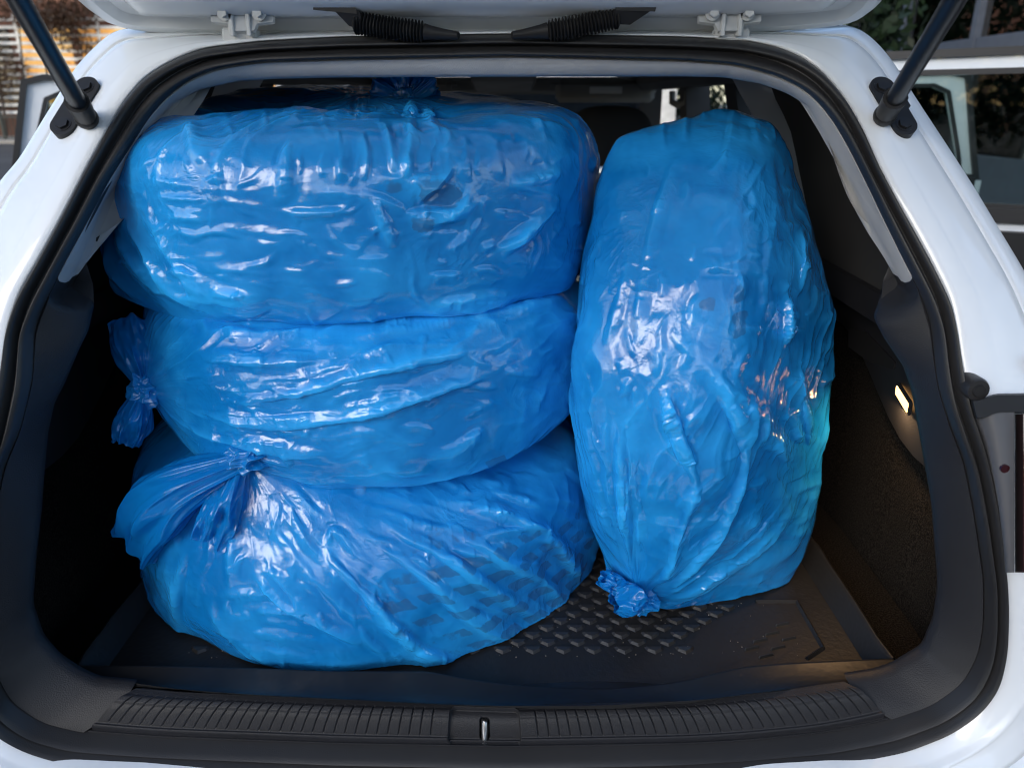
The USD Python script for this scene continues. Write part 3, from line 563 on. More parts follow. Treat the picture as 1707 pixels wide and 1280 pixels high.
pent = np.array([(-.0135, .006), (.0135, .006), (.0105, -.001), (0, -.0085), (-.0105, -.001)])
for j in range(34):
    for i in range(-10, 12):
        x = i * .0415 + (j % 2) * .0208 - .02; y = .145 + j * .0155
        if not (-.40 < x < .37 and y < .62): continue
        if y < np.interp(x, inn[:, 0], inn[:, 1]) + .030: continue
        if x > .365 - max(0, .23 - y) * 1.1: continue
        b = np.c_[pent + (x, y), np.full(5, ZL + .0002)]; t = np.c_[pent * [.74, .62] + (x, y + .0008), np.full(5, ZL + .0032)]
        studs.append(hullm(np.vstack([b, t])))
obj('raised_tread', joinm(studs), tread_rubber, ln, smooth=20)
def ridge(pts, w, h): return [hullm([p for a, b in ((q0, q1),) for p in ([a[0] - w * n[0], a[1] - w * n[1], ZL], [a[0] + w * n[0], a[1] + w * n[1], ZL], [b[0] - w * n[0], b[1] - w * n[1], ZL], [b[0] + w * n[0], b[1] + w * n[1], ZL], [a[0], a[1], ZL + h], [b[0], b[1], ZL + h])]) for q0, q1 in zip(pts[:-1], pts[1:]) for n in [unit(np.array([-(q1[1] - q0[1]), q1[0] - q0[0]]))]]
c3 = [atZ(x, y, ZL)[:2] for x, y in ((1260, 1003), (1328, 1003), (1372, 1080), (1345, 1098))]
c4 = [atZ(x, y, ZL)[:2] for x, y in ((1170, 1052), (1205, 1042), (1232, 1048))]
obj('border_ridge', joinm(ridge(c3, .0035, .004)), liner_rubber, ln)
dots = []
for x, y in ((1305, 1043), (1288, 1058), (1268, 1070), (1316, 1067), (1298, 1082), (1254, 1083), (1278, 1096)):
    p = atZ(x, y, ZL); dots.append(hullm(np.vstack([np.c_[np.array([(-.011, -.003), (.011, .004), (.011, .008), (-.011, .001)]) + p[:2], np.full(4, ZL)], np.c_[np.array([(-.009, -.001), (.010, .005), (.009, .006), (-.010, .0)]) + p[:2], np.full(4, ZL + .0035)]])))
obj('anti_slip_bar', joinm(dots), tread_rubber, ln)
r_ = np.random.default_rng(8); gr = []
for k in range(150):
    x, y = r_.uniform(-.42, .43), .13 + r_.random() ** 2 * .3
    if y < np.interp(x, inn[:, 0], inn[:, 1]) + .012: continue
    b_ = trimesh.creation.icosphere(0, r_.uniform(.0004, .0011)); b_.apply_translation((x, y, ZL + .0006)); gr.append(b_)
obj('grit', joinm(gr), simple('pale_grit', (.20, .18, .15), .9), ln, kind='stuff')
# ------------------------------------------------------------------ film bags: a thin inextensible sheet is settled over each wheel
F = np.float32
class Wheel:
    def __init__(s, C, n, R, h, rnd=.05):
        s.C = np.asarray(C, float); s.n = unit(n); s.R = R; s.h = h; s.rnd = rnd
def upsample(A,nv,nu):
    ov,ou=A.shape[:2]; pad=4
    Ap=np.concatenate([A[:,-pad:],A,A[:,:pad]],1)
    co=np.meshgrid(np.linspace(0,ov-1,nv),np.arange(nu)/nu*ou+pad,indexing='ij')
    return np.stack([map_coordinates(Ap[...,k],co,order=3,mode='nearest') for k in range(A.shape[2])],-1).astype(F)
def parse(txt):
    out=[]
    for l in txt.strip().splitlines():
        l,_,s=l.partition('*'); out.append((np.array([[float(c) for c in w.split(',')] for w in l.split()]),float(s or .6)))
    return out
def foldmetric(P,nrm,folds,wpx):
    Q=project(P).astype(F); vis=np.clip(((CAM-P)*nrm).sum(-1)*4,0,1)
    M=np.zeros(P.shape[:2]+(3,),F); H=np.zeros(P.shape[:2],F)
    for pts,s in folds:
        w=wpx*(.75+.5*s)
        lo=pts.min(0)-3*w; hi=pts.max(0)+3*w
        m=(Q[...,0]>lo[0])&(Q[...,0]<hi[0])&(Q[...,1]>lo[1])&(Q[...,1]<hi[1])&(vis>0)
        if not m.any(): continue
        q=Q[m]; best=np.full(len(q),1e9); nx=np.zeros(len(q)); ny=np.zeros(len(q)); tt=np.zeros(len(q))
        L=np.r_[0,np.cumsum(np.linalg.norm(np.diff(pts,axis=0),axis=1))]
        for i in range(len(pts)-1):
            a=pts[i]; d=pts[i+1]-a; l=L[i+1]-L[i]; d=d/l
            t=np.clip((q-a)@d,0,l); e=q-a-t[:,None]*d; dist=np.hypot(e[:,0],e[:,1])
            k=dist<best; best[k]=dist[k]; nx[k]=-d[1]; ny[k]=d[0]; tt[k]=(L[i]+t[k])/L[-1]
        e=s*np.exp(-(best/w)**2)*np.clip(np.minimum(tt,1-tt)*5+.15,0,1)*vis[m]
        M[m]+=np.stack([e*nx*nx,e*nx*ny,e*ny*ny],-1); H[m]=np.maximum(H[m],e)
    return Q,M,H
def relax(P, P0, N0, ru, rv, rd1, rd2, iters, g):
    """Lets the sheet, longer than the body it lies on, buckle outwards: distance constraints on a grid that closes sideways."""
    nv, nu = P.shape[:2]; P0, N0, ru, rv, rd1, rd2 = [a.astype(F) for a in (P0, N0, ru, rv, rd1, rd2)]; P = P.astype(F)
    V = np.zeros_like(P); damp = F(.93); G = np.array([0, 0, -1], F) * F(g('g', 4e-6)); cling = F(g('cling', 3e-6)); kc = F(g('kc', .05)); kb = F(g('kb', .06)); fric = F(g('fric', .3)); S = slice(None)
    i4 = [np.where((np.arange(nv - 2) % 4) // 2 == c)[0] for c in (0, 1)]; j4 = [np.where((np.arange(nu) % 4) // 2 == c)[0] for c in (0, 1)]
    def solve(a, b, rest, kc_, ks_):
        dd = b - a; l = np.sqrt(np.einsum('...k,...k', dd, dd)) + F(1e-9); c = (l - rest) / l * F(.5)
        dd *= np.where(c < 0, c * F(kc_), c * F(ks_))[..., None]; return a + dd, b - dd
    ends = P[[0, -1]].copy()
    for it in range(iters):
        prev = P.copy(); V *= damp; V += G; V -= N0 * cling; P += V
        for p in (0, 1):
            m = (nv - p) // 2; A = slice(p, p + 2 * m - 1, 2); B = slice(p + 1, p + 2 * m, 2)
            P[A], P[B] = solve(P[A], P[B], rv[A], kc * 2, 1)
        P[:, 0::2], P[:, 1::2] = solve(P[:, 0::2], P[:, 1::2], ru[:, 0::2], kc, 1)
        P = np.roll(P, -1, 1); P[:, 0::2], P[:, 1::2] = solve(P[:, 0::2], P[:, 1::2], ru[:, 1::2], kc, 1); P = np.roll(P, 1, 1)
        for p in (0, 1):
            m = (nv - p) // 2; A = slice(p, p + 2 * m - 1, 2); B = slice(p + 1, p + 2 * m, 2)
            a, b = solve(P[A], np.roll(P[B], -1, 1), rd1[A], kc * F(.5), .6); P[A] = a; P[B] = np.roll(b, 1, 1)
            a, b = solve(np.roll(P[A], -1, 1), P[B], rd2[A], kc * F(.5), .6); P[A] = np.roll(a, 1, 1); P[B] = b
        for ii in i4: P[ii], P[ii + 2] = solve(P[ii], P[ii + 2], rv[ii] + rv[ii + 1], kb, 0)
        for jj in j4:
            k = (jj + 2) % nu; P[:, jj], P[:, k] = solve(P[:, jj], P[:, k], ru[:, jj] + ru[:, (jj + 1) % nu], kb, 0)
        dn = np.einsum('...k,...k', P - P0, N0); P += N0 * np.maximum(-dn, 0)[..., None]
        dlt = P - prev; dlt -= (dlt * N0).sum(-1, keepdims=True) * N0; P -= dlt * ((dn < F(.001)) * fric)[..., None]
        P[[0, -1]] = ends; P[..., 2] = np.maximum(P[..., 2], F(.668))
        V = P - prev; V *= np.minimum(1, F(.004) / (np.sqrt(np.einsum('...k,...k', V, V)) + F(1e-9)))[..., None]
    return P
def buckle(H, folds, bag, seed):   # H: the taut body (nv, nu, 3)
    g = bag.get; D = None; rng = np.random.default_rng(seed)
    for nv, nu, iters in g('levels', ((136, 160, 160), (272, 320, 110))):
        P0 = upsample(H, nv, nu).astype(float); N0 = gnormals(P0); N0 *= np.sign(((P0 - P0.mean((0, 1))) * N0).sum())
        rl = lambda A, k=1: np.roll(A, -k, 1); ln = lambda A, B: np.linalg.norm(B - A, axis=-1)
        ru = ln(P0, rl(P0)); rv = np.concatenate([ln(P0[:-1], P0[1:]), ln(P0[-2:-1], P0[-1:])]); d1 = np.concatenate([ln(P0[:-1], rl(P0)[1:]), ru[-1:]]); d2 = np.concatenate([ln(rl(P0)[:-1], P0[1:]), ru[-1:]])
        Q, M, Hh = foldmetric(P0, N0, folds, g('wpx', 10))
        def ex(A, B, Ma, Mb):
            d = B - A; l2 = (d * d).sum(-1) + 1e-6; m = (Ma + Mb) * .5
            return 1 + g('fex', .5) * np.minimum((m[..., 0] * d[..., 0] ** 2 + 2 * m[..., 1] * d[..., 0] * d[..., 1] + m[..., 2] * d[..., 1] ** 2) / l2, 1.2)
        ru *= ex(Q, rl(Q), M, rl(M)); rv[:-1] *= ex(Q[:-1], Q[1:], M[:-1], M[1:]); d1[:-1] *= ex(Q[:-1], rl(Q)[1:], M[:-1], rl(M)[1:]); d2[:-1] *= ex(rl(Q)[:-1], Q[1:], rl(M)[:-1], M[1:])
        s = np.arange(nu) / nu; u = s - .4 / (2 * np.pi) * np.sin(2 * np.pi * s); vv, uu = np.meshgrid(np.linspace(0, 1, nv), u, indexing='ij')
        fld = lambda fu, fv, sd: noise(np.stack([np.cos(2 * np.pi * uu) * fu / 6.28 + 9, np.sin(2 * np.pi * uu) * fu / 6.28 + 5, vv * fv], -1), sd + seed * 17)
        pk = lambda f: np.clip((f - .5) * 3, 0, 1)
        eu = g('exu', .06) * (pk(fld(22, 2, 1)) + .5 * pk(fld(44, 4, 2))) ; ev = g('exv', .02) * pk(fld(10, 9, 3))
        ru *= 1 + eu; rv *= 1 + ev; d1 *= 1 + (eu + ev) / 2; d2 *= 1 + (eu + ev) / 2
        P = P0 + N0 * (Hh * g('fseed', .006) + .002 * pk(fld(26, 3, 8)))[..., None] if D is None else P0 + upsample(D, nv, nu) + N0 * (Hh * .0015)[..., None]
        P += rng.normal(size=P.shape) * .0002
        P = relax(P, P0, N0, ru, rv, d1, d2, iters, g); D = P - P0
    return D
FOLDS ={'b1':"""307,202 325,230 350,270 *1
360,292 390,250 425,220
450,342 470,305 472,270 492,230 *1
570,305 570,270 565,237 *1
450,350 555,355 590,332
245,292 350,315 440,320
252,332 350,335 450,352
260,357 350,372
245,372 345,397
360,380 475,397 525,407
352,270 350,397 *.3
632,295 675,300 686,320 695,300 755,295 *1
685,160 682,232 672,300 *1
712,177 720,205 760,240 *1
720,225 760,245 815,240
820,232 832,260 838,300
600,215 612,260 605,305
640,200 650,250 655,290
880,230 900,262 915,290
780,270 782,305
622,335 637,357 657,415 *1
670,355 730,353 775,352 800,327 *1
790,362 815,330
850,305 900,300 937,287 *1
910,335 887,382 830,417 *1
737,427 775,400 807,362
825,355 885,355
782,305 780,440 *.3
240,445 285,472 330,481 *1
280,445 325,467 437,500 *1
330,482 387,495 445,507
350,445 425,455 540,465
425,467 500,472 535,485
190,380 215,430 260,480 *1
165,400 190,460 240,500
707,466 760,460 777,467
780,472 845,466
717,515 775,497 835,494 862,497 *1
750,517 785,519 860,500""",
'b2':"""330,570 375,550 455,555 570,545 *1
332,587 375,592 490,599 570,590 *1
395,540 485,527 540,517
257,650 310,632 367,595
370,672 437,650 570,610 *1
265,667 350,677 425,697 570,687 *1
270,672 340,710 450,740 570,755 *1
260,680 325,727 375,740
250,690 290,720 325,755
275,600 300,570 330,545
560,577 660,540 797,526 872,515 950,492 *1
560,560 627,555 705,542 795,527 *1
570,612 667,577 760,575 790,585 *1
685,595 720,596 745,587 775,587
560,682 650,665 735,632 775,612 *1
695,662 775,652 835,612 870,590
615,757 705,705 785,655 842,607 *.4
810,652 870,637
767,695 827,667
710,760 772,737 805,715 *1
877,722 930,677 960,650
892,695 920,625 942,590
930,727 960,690""",
'b3':"""435,862 462,886 505,947 581,1008 620,1045 *1
425,950 450,978 496,1005 *1
432,947 480,965 529,1005 566,1039 617,1069 *1
465,795 456,840 474,874
474,819 493,868 572,972
480,792 523,847 535,856
547,914 557,886 599,923 *1
547,914 575,969 620,1014 *1
401,780 395,831 383,923 383,984 *1
407,777 474,780 566,795 620,798
340,999 371,1042 426,1084 459,1112 *1
346,1002 395,987 471,993
301,886 279,938 255,1045 *1
328,880 304,935 291,984 298,1069 *1
340,892 322,923 319,993 343,1014
273,905 240,959 246,1033
377,1039 419,1026
429,1017 529,1023
419,1051 544,1072
432,1078 499,1094 541,1109
600,803 687,835 779,861
600,838 716,876 788,893 860,945 918,980 984,1009 *1
649,899 716,968 762,997 802,1029 883,1061 *1
609,861 716,899 785,951 849,991 941,1026 *1
675,916 733,959 759,977 797,988 *1
727,832 860,864 918,896 955,939 976,980 *1
802,893 849,884 883,881
745,913 831,936 877,951 953,959
600,974 652,1037 716,1087 773,1101 *1
941,777 984,815 993,832
814,809 903,844""",
'b4':"""1133,251 1084,388 1066,487 1059,620 *.5
1295,275 1288,353 1277,469 1274,557 *.6
1013,388 978,451 964,557
1052,423 1034,487 1010,592
1323,261 1326,304
1298,314 1340,321
1302,374 1340,377
1333,377 1333,487 *1
1305,479 1333,487
1157,448 1252,451 1277,465
1305,483 1316,529 1305,574 *1
1115,553 1147,585 1175,617
1179,603 1203,656 1259,723 1270,737 *1
1196,628 1259,695 1326,772 *1
1108,639 1126,705 1171,807 *1
1270,741 1217,846 1189,878
1161,807 1136,881 1101,983 *1
1256,748 1203,881 1105,994 *1
1330,800 1252,906 1147,980
1330,811 1302,874 1231,938 1119,1001 *1
1055,607 1055,793 1073,902 1084,987
1031,688 1038,846 1055,952 1073,994 *1
1010,628 1013,741 1034,917
967,635 992,776 1024,906
1326,610 1340,670 1354,741 *1
1316,684 1330,741
1220,190 1215,240 1180,290
1240,190 1275,220 1300,235
1260,270 1265,310
1010,240 1040,215 1080,210"""}
def gnormals(P):
    du = np.roll(P, -1, 1) - np.roll(P, 1, 1); dv = np.gradient(P, axis=0); n = np.cross(du, dv)
    n /= np.linalg.norm(n, axis=2, keepdims=True) + 1e-12; return n
def creases(Pw, folds, wpx, seed):   # height of the traced creases at every vertex seen from behind the car
    Q = project(Pw); n = gnormals(Pw); n = n * np.sign(((Pw - Pw.mean((0, 1))) * n).sum() or 1)
    vis = np.clip(((CAM - Pw) * n).sum(-1) * 3 + .2, 0, 1); H = np.zeros(Pw.shape[:2]); r = np.random.default_rng(seed)
    for pts, s in folds:
        # round the traced corners, then let the line wander a little
        S = np.r_[0, np.cumsum(np.linalg.norm(np.diff(pts, axis=0), axis=1))]; k = max(5, int(S[-1] / 6)); t = np.linspace(0, S[-1], k)
        c = np.stack([PchipInterpolator(S, pts[:, j])(t) for j in (0, 1)], 1) if len(pts) > 2 else np.stack([np.interp(t, S, pts[:, j]) for j in (0, 1)], 1)
        c += (np.stack([noise(np.stack([t / 26, 0 * t + 7 * j, 0 * t + s], 1), seed + len(t)) for j in (0, 1)], 1) - .5) * 5
        w = wpx * (.55 + .75 * s) * r.uniform(.8, 1.25); asym = r.choice([.35, .6, 1.5, 2.2])
        m = (Q[..., 0] > c[:, 0].min() - 4 * w) & (Q[..., 0] < c[:, 0].max() + 4 * w) & (Q[..., 1] > c[:, 1].min() - 4 * w) & (Q[..., 1] < c[:, 1].max() + 4 * w) & (vis > 0)
        if not m.any(): continue
        q = Q[m]; best = np.full(len(q), 1e9); sg = np.zeros(len(q)); tt = np.zeros(len(q))
        for i in range(k - 1):
            d = c[i + 1] - c[i]; l = np.hypot(*d) + 1e-9; d = d / l; e = q - c[i]; ta = np.clip(e @ d, 0, l); e = e - ta[:, None] * d; ds = np.hypot(e[:, 0], e[:, 1]); b = ds < best
            best[b] = ds[b]; sg[b] = (d[0] * e[b, 1] - d[1] * e[b, 0]); tt[b] = (t[i] + ta[b] * (t[i + 1] - t[i]) / l) / S[-1]
        ww = w * np.where(sg > 0, 1 / asym ** .5, asym ** .5)
        fade = np.clip(np.minimum(tt, 1 - tt) * 3.5, 0, 1) ** .8 * (.75 + .5 * noise(np.stack([tt * S[-1] / 22, 0 * tt, 0 * tt + s], 1), seed + k))
        prof = np.exp(-np.sqrt((best / ww) ** 2 + .05)) - .30 * np.exp(-((best - 2.0 * ww) / (.9 * ww)) ** 2)
        h = s * w / 7 * fade * prof * vis[m]
        H[m] = np.where(np.abs(h) > np.abs(H[m]), h, H[m] * .7 + h * .3)
    return H, n, vis
def tautbag(bag, nv=540, nu=640):   # film pulled tight over the wheel, its knot and the corners that poke out
    W = bag['wheel']; t = unit(np.asarray(bag['K']) - W.C) if 't' not in bag else unit(bag['t']); e1 = CAM - W.C; e1 = unit(e1 - t * (e1 @ t)); e2 = np.cross(t, e1)
    a, b = unit(np.cross(W.n, [.31, .5, .8])), None; b = np.cross(W.n, a); ph = np.linspace(0, 2 * np.pi, 48, endpoint=False)
    pts = []
    for q in np.linspace(0, np.pi / 2, 5):
        rr = W.R - W.rnd + W.rnd * np.cos(q); hh = W.h - W.rnd + W.rnd * np.sin(q)
        for s_ in (-1, 1): pts.append(W.C + rr * (np.cos(ph)[:, None] * a + np.sin(ph)[:, None] * b) + s_ * hh * W.n)
    pts = np.vstack(pts + [np.atleast_2d(bag['K'])] + [np.atleast_2d(x) for x in bag.get('extra', [])])
    from scipy.spatial import ConvexHull
    eq = ConvexHull(pts).equations; O = np.asarray(W.C, float); off = -(eq[:, :3] @ O + eq[:, 3])
    v = np.linspace(0, 1, nv); s = np.arange(nu) / nu; u = s - .4 / (2 * np.pi) * np.sin(2 * np.pi * s); th = np.pi * (.002 + .996 * v)
    d = -np.cos(th)[:, None, None] * t + np.sin(th)[:, None, None] * (np.cos(2 * np.pi * u)[None, :, None] * e1 + np.sin(2 * np.pi * u)[None, :, None] * e2)
    r = np.empty((nv, nu))
    for i in range(nv): r[i] = 1 / np.max((d[i] @ eq[:, :3].T) / off, axis=1)
    r = gaussian_filter(r, bag.get('soft', (7, 7)), mode=('nearest', 'wrap'))
    P = O + d * r[..., None]; P[..., 2] = np.maximum(P[..., 2], .669)
    for c, rad, dep in bag.get('dents', []): P -= (dep * np.exp(-((P - np.asarray(c)) ** 2).sum(-1) / rad ** 2))[..., None] * np.array([0, 0, 1.0])
    return P
def facet(P, iters, sr, upd=14):   # thin film bends along lines: even out the slope inside each patch, keep the edges between patches sharp
    P = P.astype(F); nv, nu = P.shape[:2]; R = lambda A, k: np.roll(A, -k, 1)
    a = R(P, 1)[1:] - P[:-1]; b = P[1:] - R(P, 1)[:-1]; n = np.cross(a, b); n /= np.linalg.norm(n, axis=2, keepdims=True) + F(1e-12)
    for _ in range(iters):
        acc = np.zeros_like(n)
        for i in (-2, -1, 0, 1, 2):
            q = np.pad(n, ((2, 2), (0, 0), (0, 0)), mode='edge')[2 + i:2 + i + nv - 1]
            for j in (-2, -1, 0, 1, 2):
                m = R(q, j); d = m - n; w = np.exp(np.einsum('...k,...k', d, d) * F(-.5 / sr ** 2)) * F(math.exp(-(i * i + j * j) / 5)); acc += m * w[..., None]
        n = acc / (np.linalg.norm(acc, axis=2, keepdims=True) + F(1e-12))
    for _ in range(upd):
        c = (P[:-1] + P[1:] + R(P, 1)[:-1] + R(P, 1)[1:]) * F(.25); U = np.zeros_like(P)
        for vi, sh in ((slice(0, nv - 1), 0), (slice(1, nv), 0), (slice(0, nv - 1), 1), (slice(1, nv), 1)):
            v = R(P, sh)[vi]; e = n * np.einsum('...k,...k', n, c - v)[..., None]; T_ = np.zeros_like(P); T_[vi] = e; U += np.roll(T_, sh, 1)
        P[1:-1] += U[1:-1] * F(.25)
    return P.astype(float)
def crinkles(bag, seed):   # many short fine creases, mostly along the pull of the knot
    r = np.random.default_rng(seed + 60); K = project(np.asarray(bag['K'], float)); x0, x1, y0, y1 = bag['area']; out = []
    for _ in range(bag.get('nc', 150)):
        c = np.array([r.uniform(x0, x1), r.uniform(y0, y1)]); d = c - K if bag.get('radial', 1) else (np.array([.15, 1.0]) if c[1] < 290 else np.array([1.0, .06]))
        a = math.atan2(d[1], d[0]) + r.normal() * (.28 if r.random() < .75 else 1.2); L = r.uniform(18, 95) * r.uniform(.6, 1.2); e = np.array([math.cos(a), math.sin(a)]); p = np.array([-e[1], e[0]]) * L * r.normal() * .10
        out.append((np.array([c - e * L / 2, c + p, c + e * L / 2]), r.uniform(.10, .42)))
    return out
def finish(folds, bag, seed, nv=540, nu=640):
    P = tautbag(bag, nv, nu); g_ = bag.get
    D = buckle(P.astype(F), [f for f in folds if f[1] >= .9], bag, seed); B0 = upsample(P.astype(F), *D.shape[:2]).astype(float); N_ = gnormals(B0); N_ *= np.sign(((B0 - B0.mean((0, 1))) * N_).sum())
    k_ = g_('cr', .014); X = B0 + D + N_ * (k_ * ((fbm(B0 * 16, 3, seed + 40) - .5) * sstep(fbm(B0 * 5, 2, seed + 41), .35, .6) + .4 * (fbm(B0 * 34, 2, seed + 42) - .5)))[..., None]
    D = upsample((facet(X, g_('fit', 5), g_('fsr', .20)) - B0).astype(F), nv, nu).astype(float)
    L_ = np.abs((D * gnormals(P)).sum(-1)); P = P + D
    H, n, vis = creases(P, folds + crinkles(bag, seed), g_('cw', 8), seed)
    s = np.arange(nu) / nu; u = s - .4 / (2 * np.pi) * np.sin(2 * np.pi * s); vv, uu = np.meshgrid(np.linspace(0, 1, nv), u, indexing='ij')
    wq = (fbm(P * 9, 3, seed) - .5) * g_('warpn', .05)
    def fld(fu, fv, sd): x = uu + wq + g_('skew', 0) * (1 - vv); return noise(np.stack([np.cos(2 * np.pi * x) * fu / 6.28 + 20, np.sin(2 * np.pi * x) * fu / 6.28 + 20, (vv + wq) * fv], -1), sd + 31 * seed)
    rid = lambda f, p: (1 - np.abs(2 * f - 1)) ** p
    patch = sstep(fbm(P * 6, 2, seed + 5), .42, .62)
    h = H * g_('ca', .0058)
    h += g_('fa', .0035) * (np.abs(fld(9, 3, 1) - .5) + .5 * np.abs(fld(17, 6, 2) - .5) - .25)
    h += patch * np.clip((1 - vv) * 5, .25, 1) * (g_('ra', .0022) * rid(fld(46, 4, 3), 5) + .45 * g_('ra', .0022) * rid(fld(95, 9, 4), 4))
    h += (1 - patch) * sstep(fbm(P * 8, 2, seed + 9), .5, .65) * g_('xa', .0010) * (rid(fld(14, 26, 5), 5) + .6 * rid(fld(40, 40, 6), 4))
    pole = np.clip((1 - vv) * 14, 0, 1) * np.clip(vv * 14, 0, 1)
    P = facet(P + n * (h * pole)[..., None], 1, .12, 4)
    return np.concatenate([P, np.clip((L_ + np.maximum(h, 0)) / g_('lift', .016), 0, 1)[..., None]], 2)

# ------------------------------------------------------------------ bags
def film_mat(name, c0, c1, trans=0.0):
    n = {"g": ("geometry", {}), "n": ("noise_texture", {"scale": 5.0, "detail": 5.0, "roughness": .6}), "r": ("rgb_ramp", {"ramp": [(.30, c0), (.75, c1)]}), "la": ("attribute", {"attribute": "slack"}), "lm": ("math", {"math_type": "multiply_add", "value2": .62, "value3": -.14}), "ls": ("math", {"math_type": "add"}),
      "at": ("attribute", {"attribute": "contact"}), "n3": ("noise_texture", {"scale": 75.0, "detail": 6.0}), "ad": ("math", {"math_type": "multiply_add", "value2": 1.5, "value3": -.80}), "sm": ("math", {"math_type": "add"}),
      "mr": ("map_range", {"from_min": .36, "from_max": .66, "to_min": 0.0, "to_max": .48, "clamp": True}), "mx": ("mix", {"color2": (.025, .06, .14)}),
      "n2": ("noise_texture", {"scale": 130.0, "detail": 4.0, "roughness": .65}), "b": ("bump", {"distance": .0010, "strength": .5}), "rn": ("noise_texture", {"type": "ridged_multifractal", "scale": 21.0, "detail": 3.0, "roughness": .5, "lacunarity": 2.1, "offset": .9, "gain": 2.0, "distortion": .6}), "pn": ("noise_texture", {"scale": 6.5, "detail": 2.0}), "pr": ("map_range", {"from_min": .46, "from_max": .62, "to_min": 0.0, "to_max": 1.0, "clamp": True}), "rm": ("math", {"math_type": "multiply"}), "b2": ("bump", {"distance": .0022, "strength": .65}),
      "p": ("principled_bsdf", {"roughness": .055, "ior": 1.75})}
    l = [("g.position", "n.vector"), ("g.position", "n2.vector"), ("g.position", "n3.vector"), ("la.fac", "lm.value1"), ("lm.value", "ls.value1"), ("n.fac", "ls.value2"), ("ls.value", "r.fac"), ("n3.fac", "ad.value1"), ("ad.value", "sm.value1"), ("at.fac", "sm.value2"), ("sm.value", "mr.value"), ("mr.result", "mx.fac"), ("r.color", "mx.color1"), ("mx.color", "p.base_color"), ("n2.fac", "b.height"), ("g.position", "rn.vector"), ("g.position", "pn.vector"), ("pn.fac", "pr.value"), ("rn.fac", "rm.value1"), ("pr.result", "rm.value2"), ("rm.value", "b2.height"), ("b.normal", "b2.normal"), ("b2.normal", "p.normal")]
    if not trans: return mat(name, n, l)
    n["t"] = ("translucent_bsdf", {"color": c1}); n["m"] = ("mix_closure", {"fac": trans})
    return mat(name, n, l + [("p.BSDF", "m.closure1"), ("t.BSDF", "m.closure2")], surface="m.closure")
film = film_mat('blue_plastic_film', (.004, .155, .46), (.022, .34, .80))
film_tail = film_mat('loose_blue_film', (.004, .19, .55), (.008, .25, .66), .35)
base = dict(fex=.45, wpx=9, exu=.05, exv=.02, kb=.06, kc=.05, fseed=.006, ca=.0115, ra=.0028, xa=.0013, fa=.003, cw=6.5)
a = .36
BAGS = {
 'b1': dict(area=(200, 1000, 170, 540), radial=0, nc=190, xa=.0022, wheel=Wheel((-.182, .43, 1.252), (-.02, -.06, 1), .332, .106, .055), t=(.05, .3, 1), K=atY(672, 160, .47), soft=(4, 4), extra=[atY(x, y, Y_) for x, y, Y_ in ((278, 160, .34), (330, 160, .33), (236, 225, .35), (212, 300, .36), (500, 158, .35), (640, 160, .38), (800, 174, .38), (930, 212, .40), (1004, 262, .42), (962, 480, .30), (158, 405, .30), (184, 488, .27), (300, 540, .22), (420, 148, .64), (600, 141, .68), (830, 178, .50))], fex=.5, exu=.07, exv=.035, wpx=10, fa=.005, ca=.013, cw=5.5,
   dents=[((-.33, .40, 1.36), .10, .045), ((-.08, .33, 1.36), .08, .02), ((-.20, .36, 1.37), .05, .02)]),
 'b2': dict(area=(260, 980, 520, 810), fex=.36, wheel=Wheel((-.172, .42, 1.035), (0, -.05, 1), .322, .108, .06), K=atY(240, 650, .22)),
 'b3': dict(area=(225, 1005, 770, 1115), nc=170, ra=.0012, exu=.012, fex=.36, ca=.0125, wheel=Wheel((-.2, .42, .797), (.03, -.08, 1), .35, .112, .07), K=atY(405, 765, .13), extra=[atY(228, 930, .32), atY(252, 1040, .28), atY(480, 1118, .105), atY(300, 870, .2), atY(1008, 900, .36), atY(988, 975, .33), atY(935, 1032, .25), atY(850, 1078, .18), atY(765, 1104, .13)]),
 'b4': dict(area=(960, 1400, 180, 1020), nc=190, ca=.014, wheel=Wheel((.305, .42, 1.02), (math.cos(a), -math.sin(a), 0), .325, .11, .08), K=atY(1060, 995, .19), extra=[atY(1008, 230, .33), atY(1222, 180, .45), atY(1290, 203, .43), atY(1322, 262, .41), atY(1350, 940, .31), atY(1012, 955, .26), atY(1396, 520, .36), atY(1390, 640, .34), atY(1362, 850, .32), atY(1300, 990, .3), atY(1110, 1020, .21), atY(962, 540, .30), atY(975, 420, .3)]),
}
LAB = {'b1': 'wide blue plastic bag on top of the stack, knotted on its upper side', 'b2': 'blue plastic bag in the middle of the stack, knotted at its left end',
       'b3': 'blue plastic bag lowest in the stack, with a loose tied end flopping left', 'b4': 'tall blue plastic bag standing upright beside the stack, knotted at its foot'}
def run(k):
    b = {**base, **BAGS[k]}; fo = parse(FOLDS[k])
    return k, finish(fo, b, int(k[1]))
with ThreadPoolExecutor(4) as pool: SHEETS = dict(pool.map(run, BAGS))
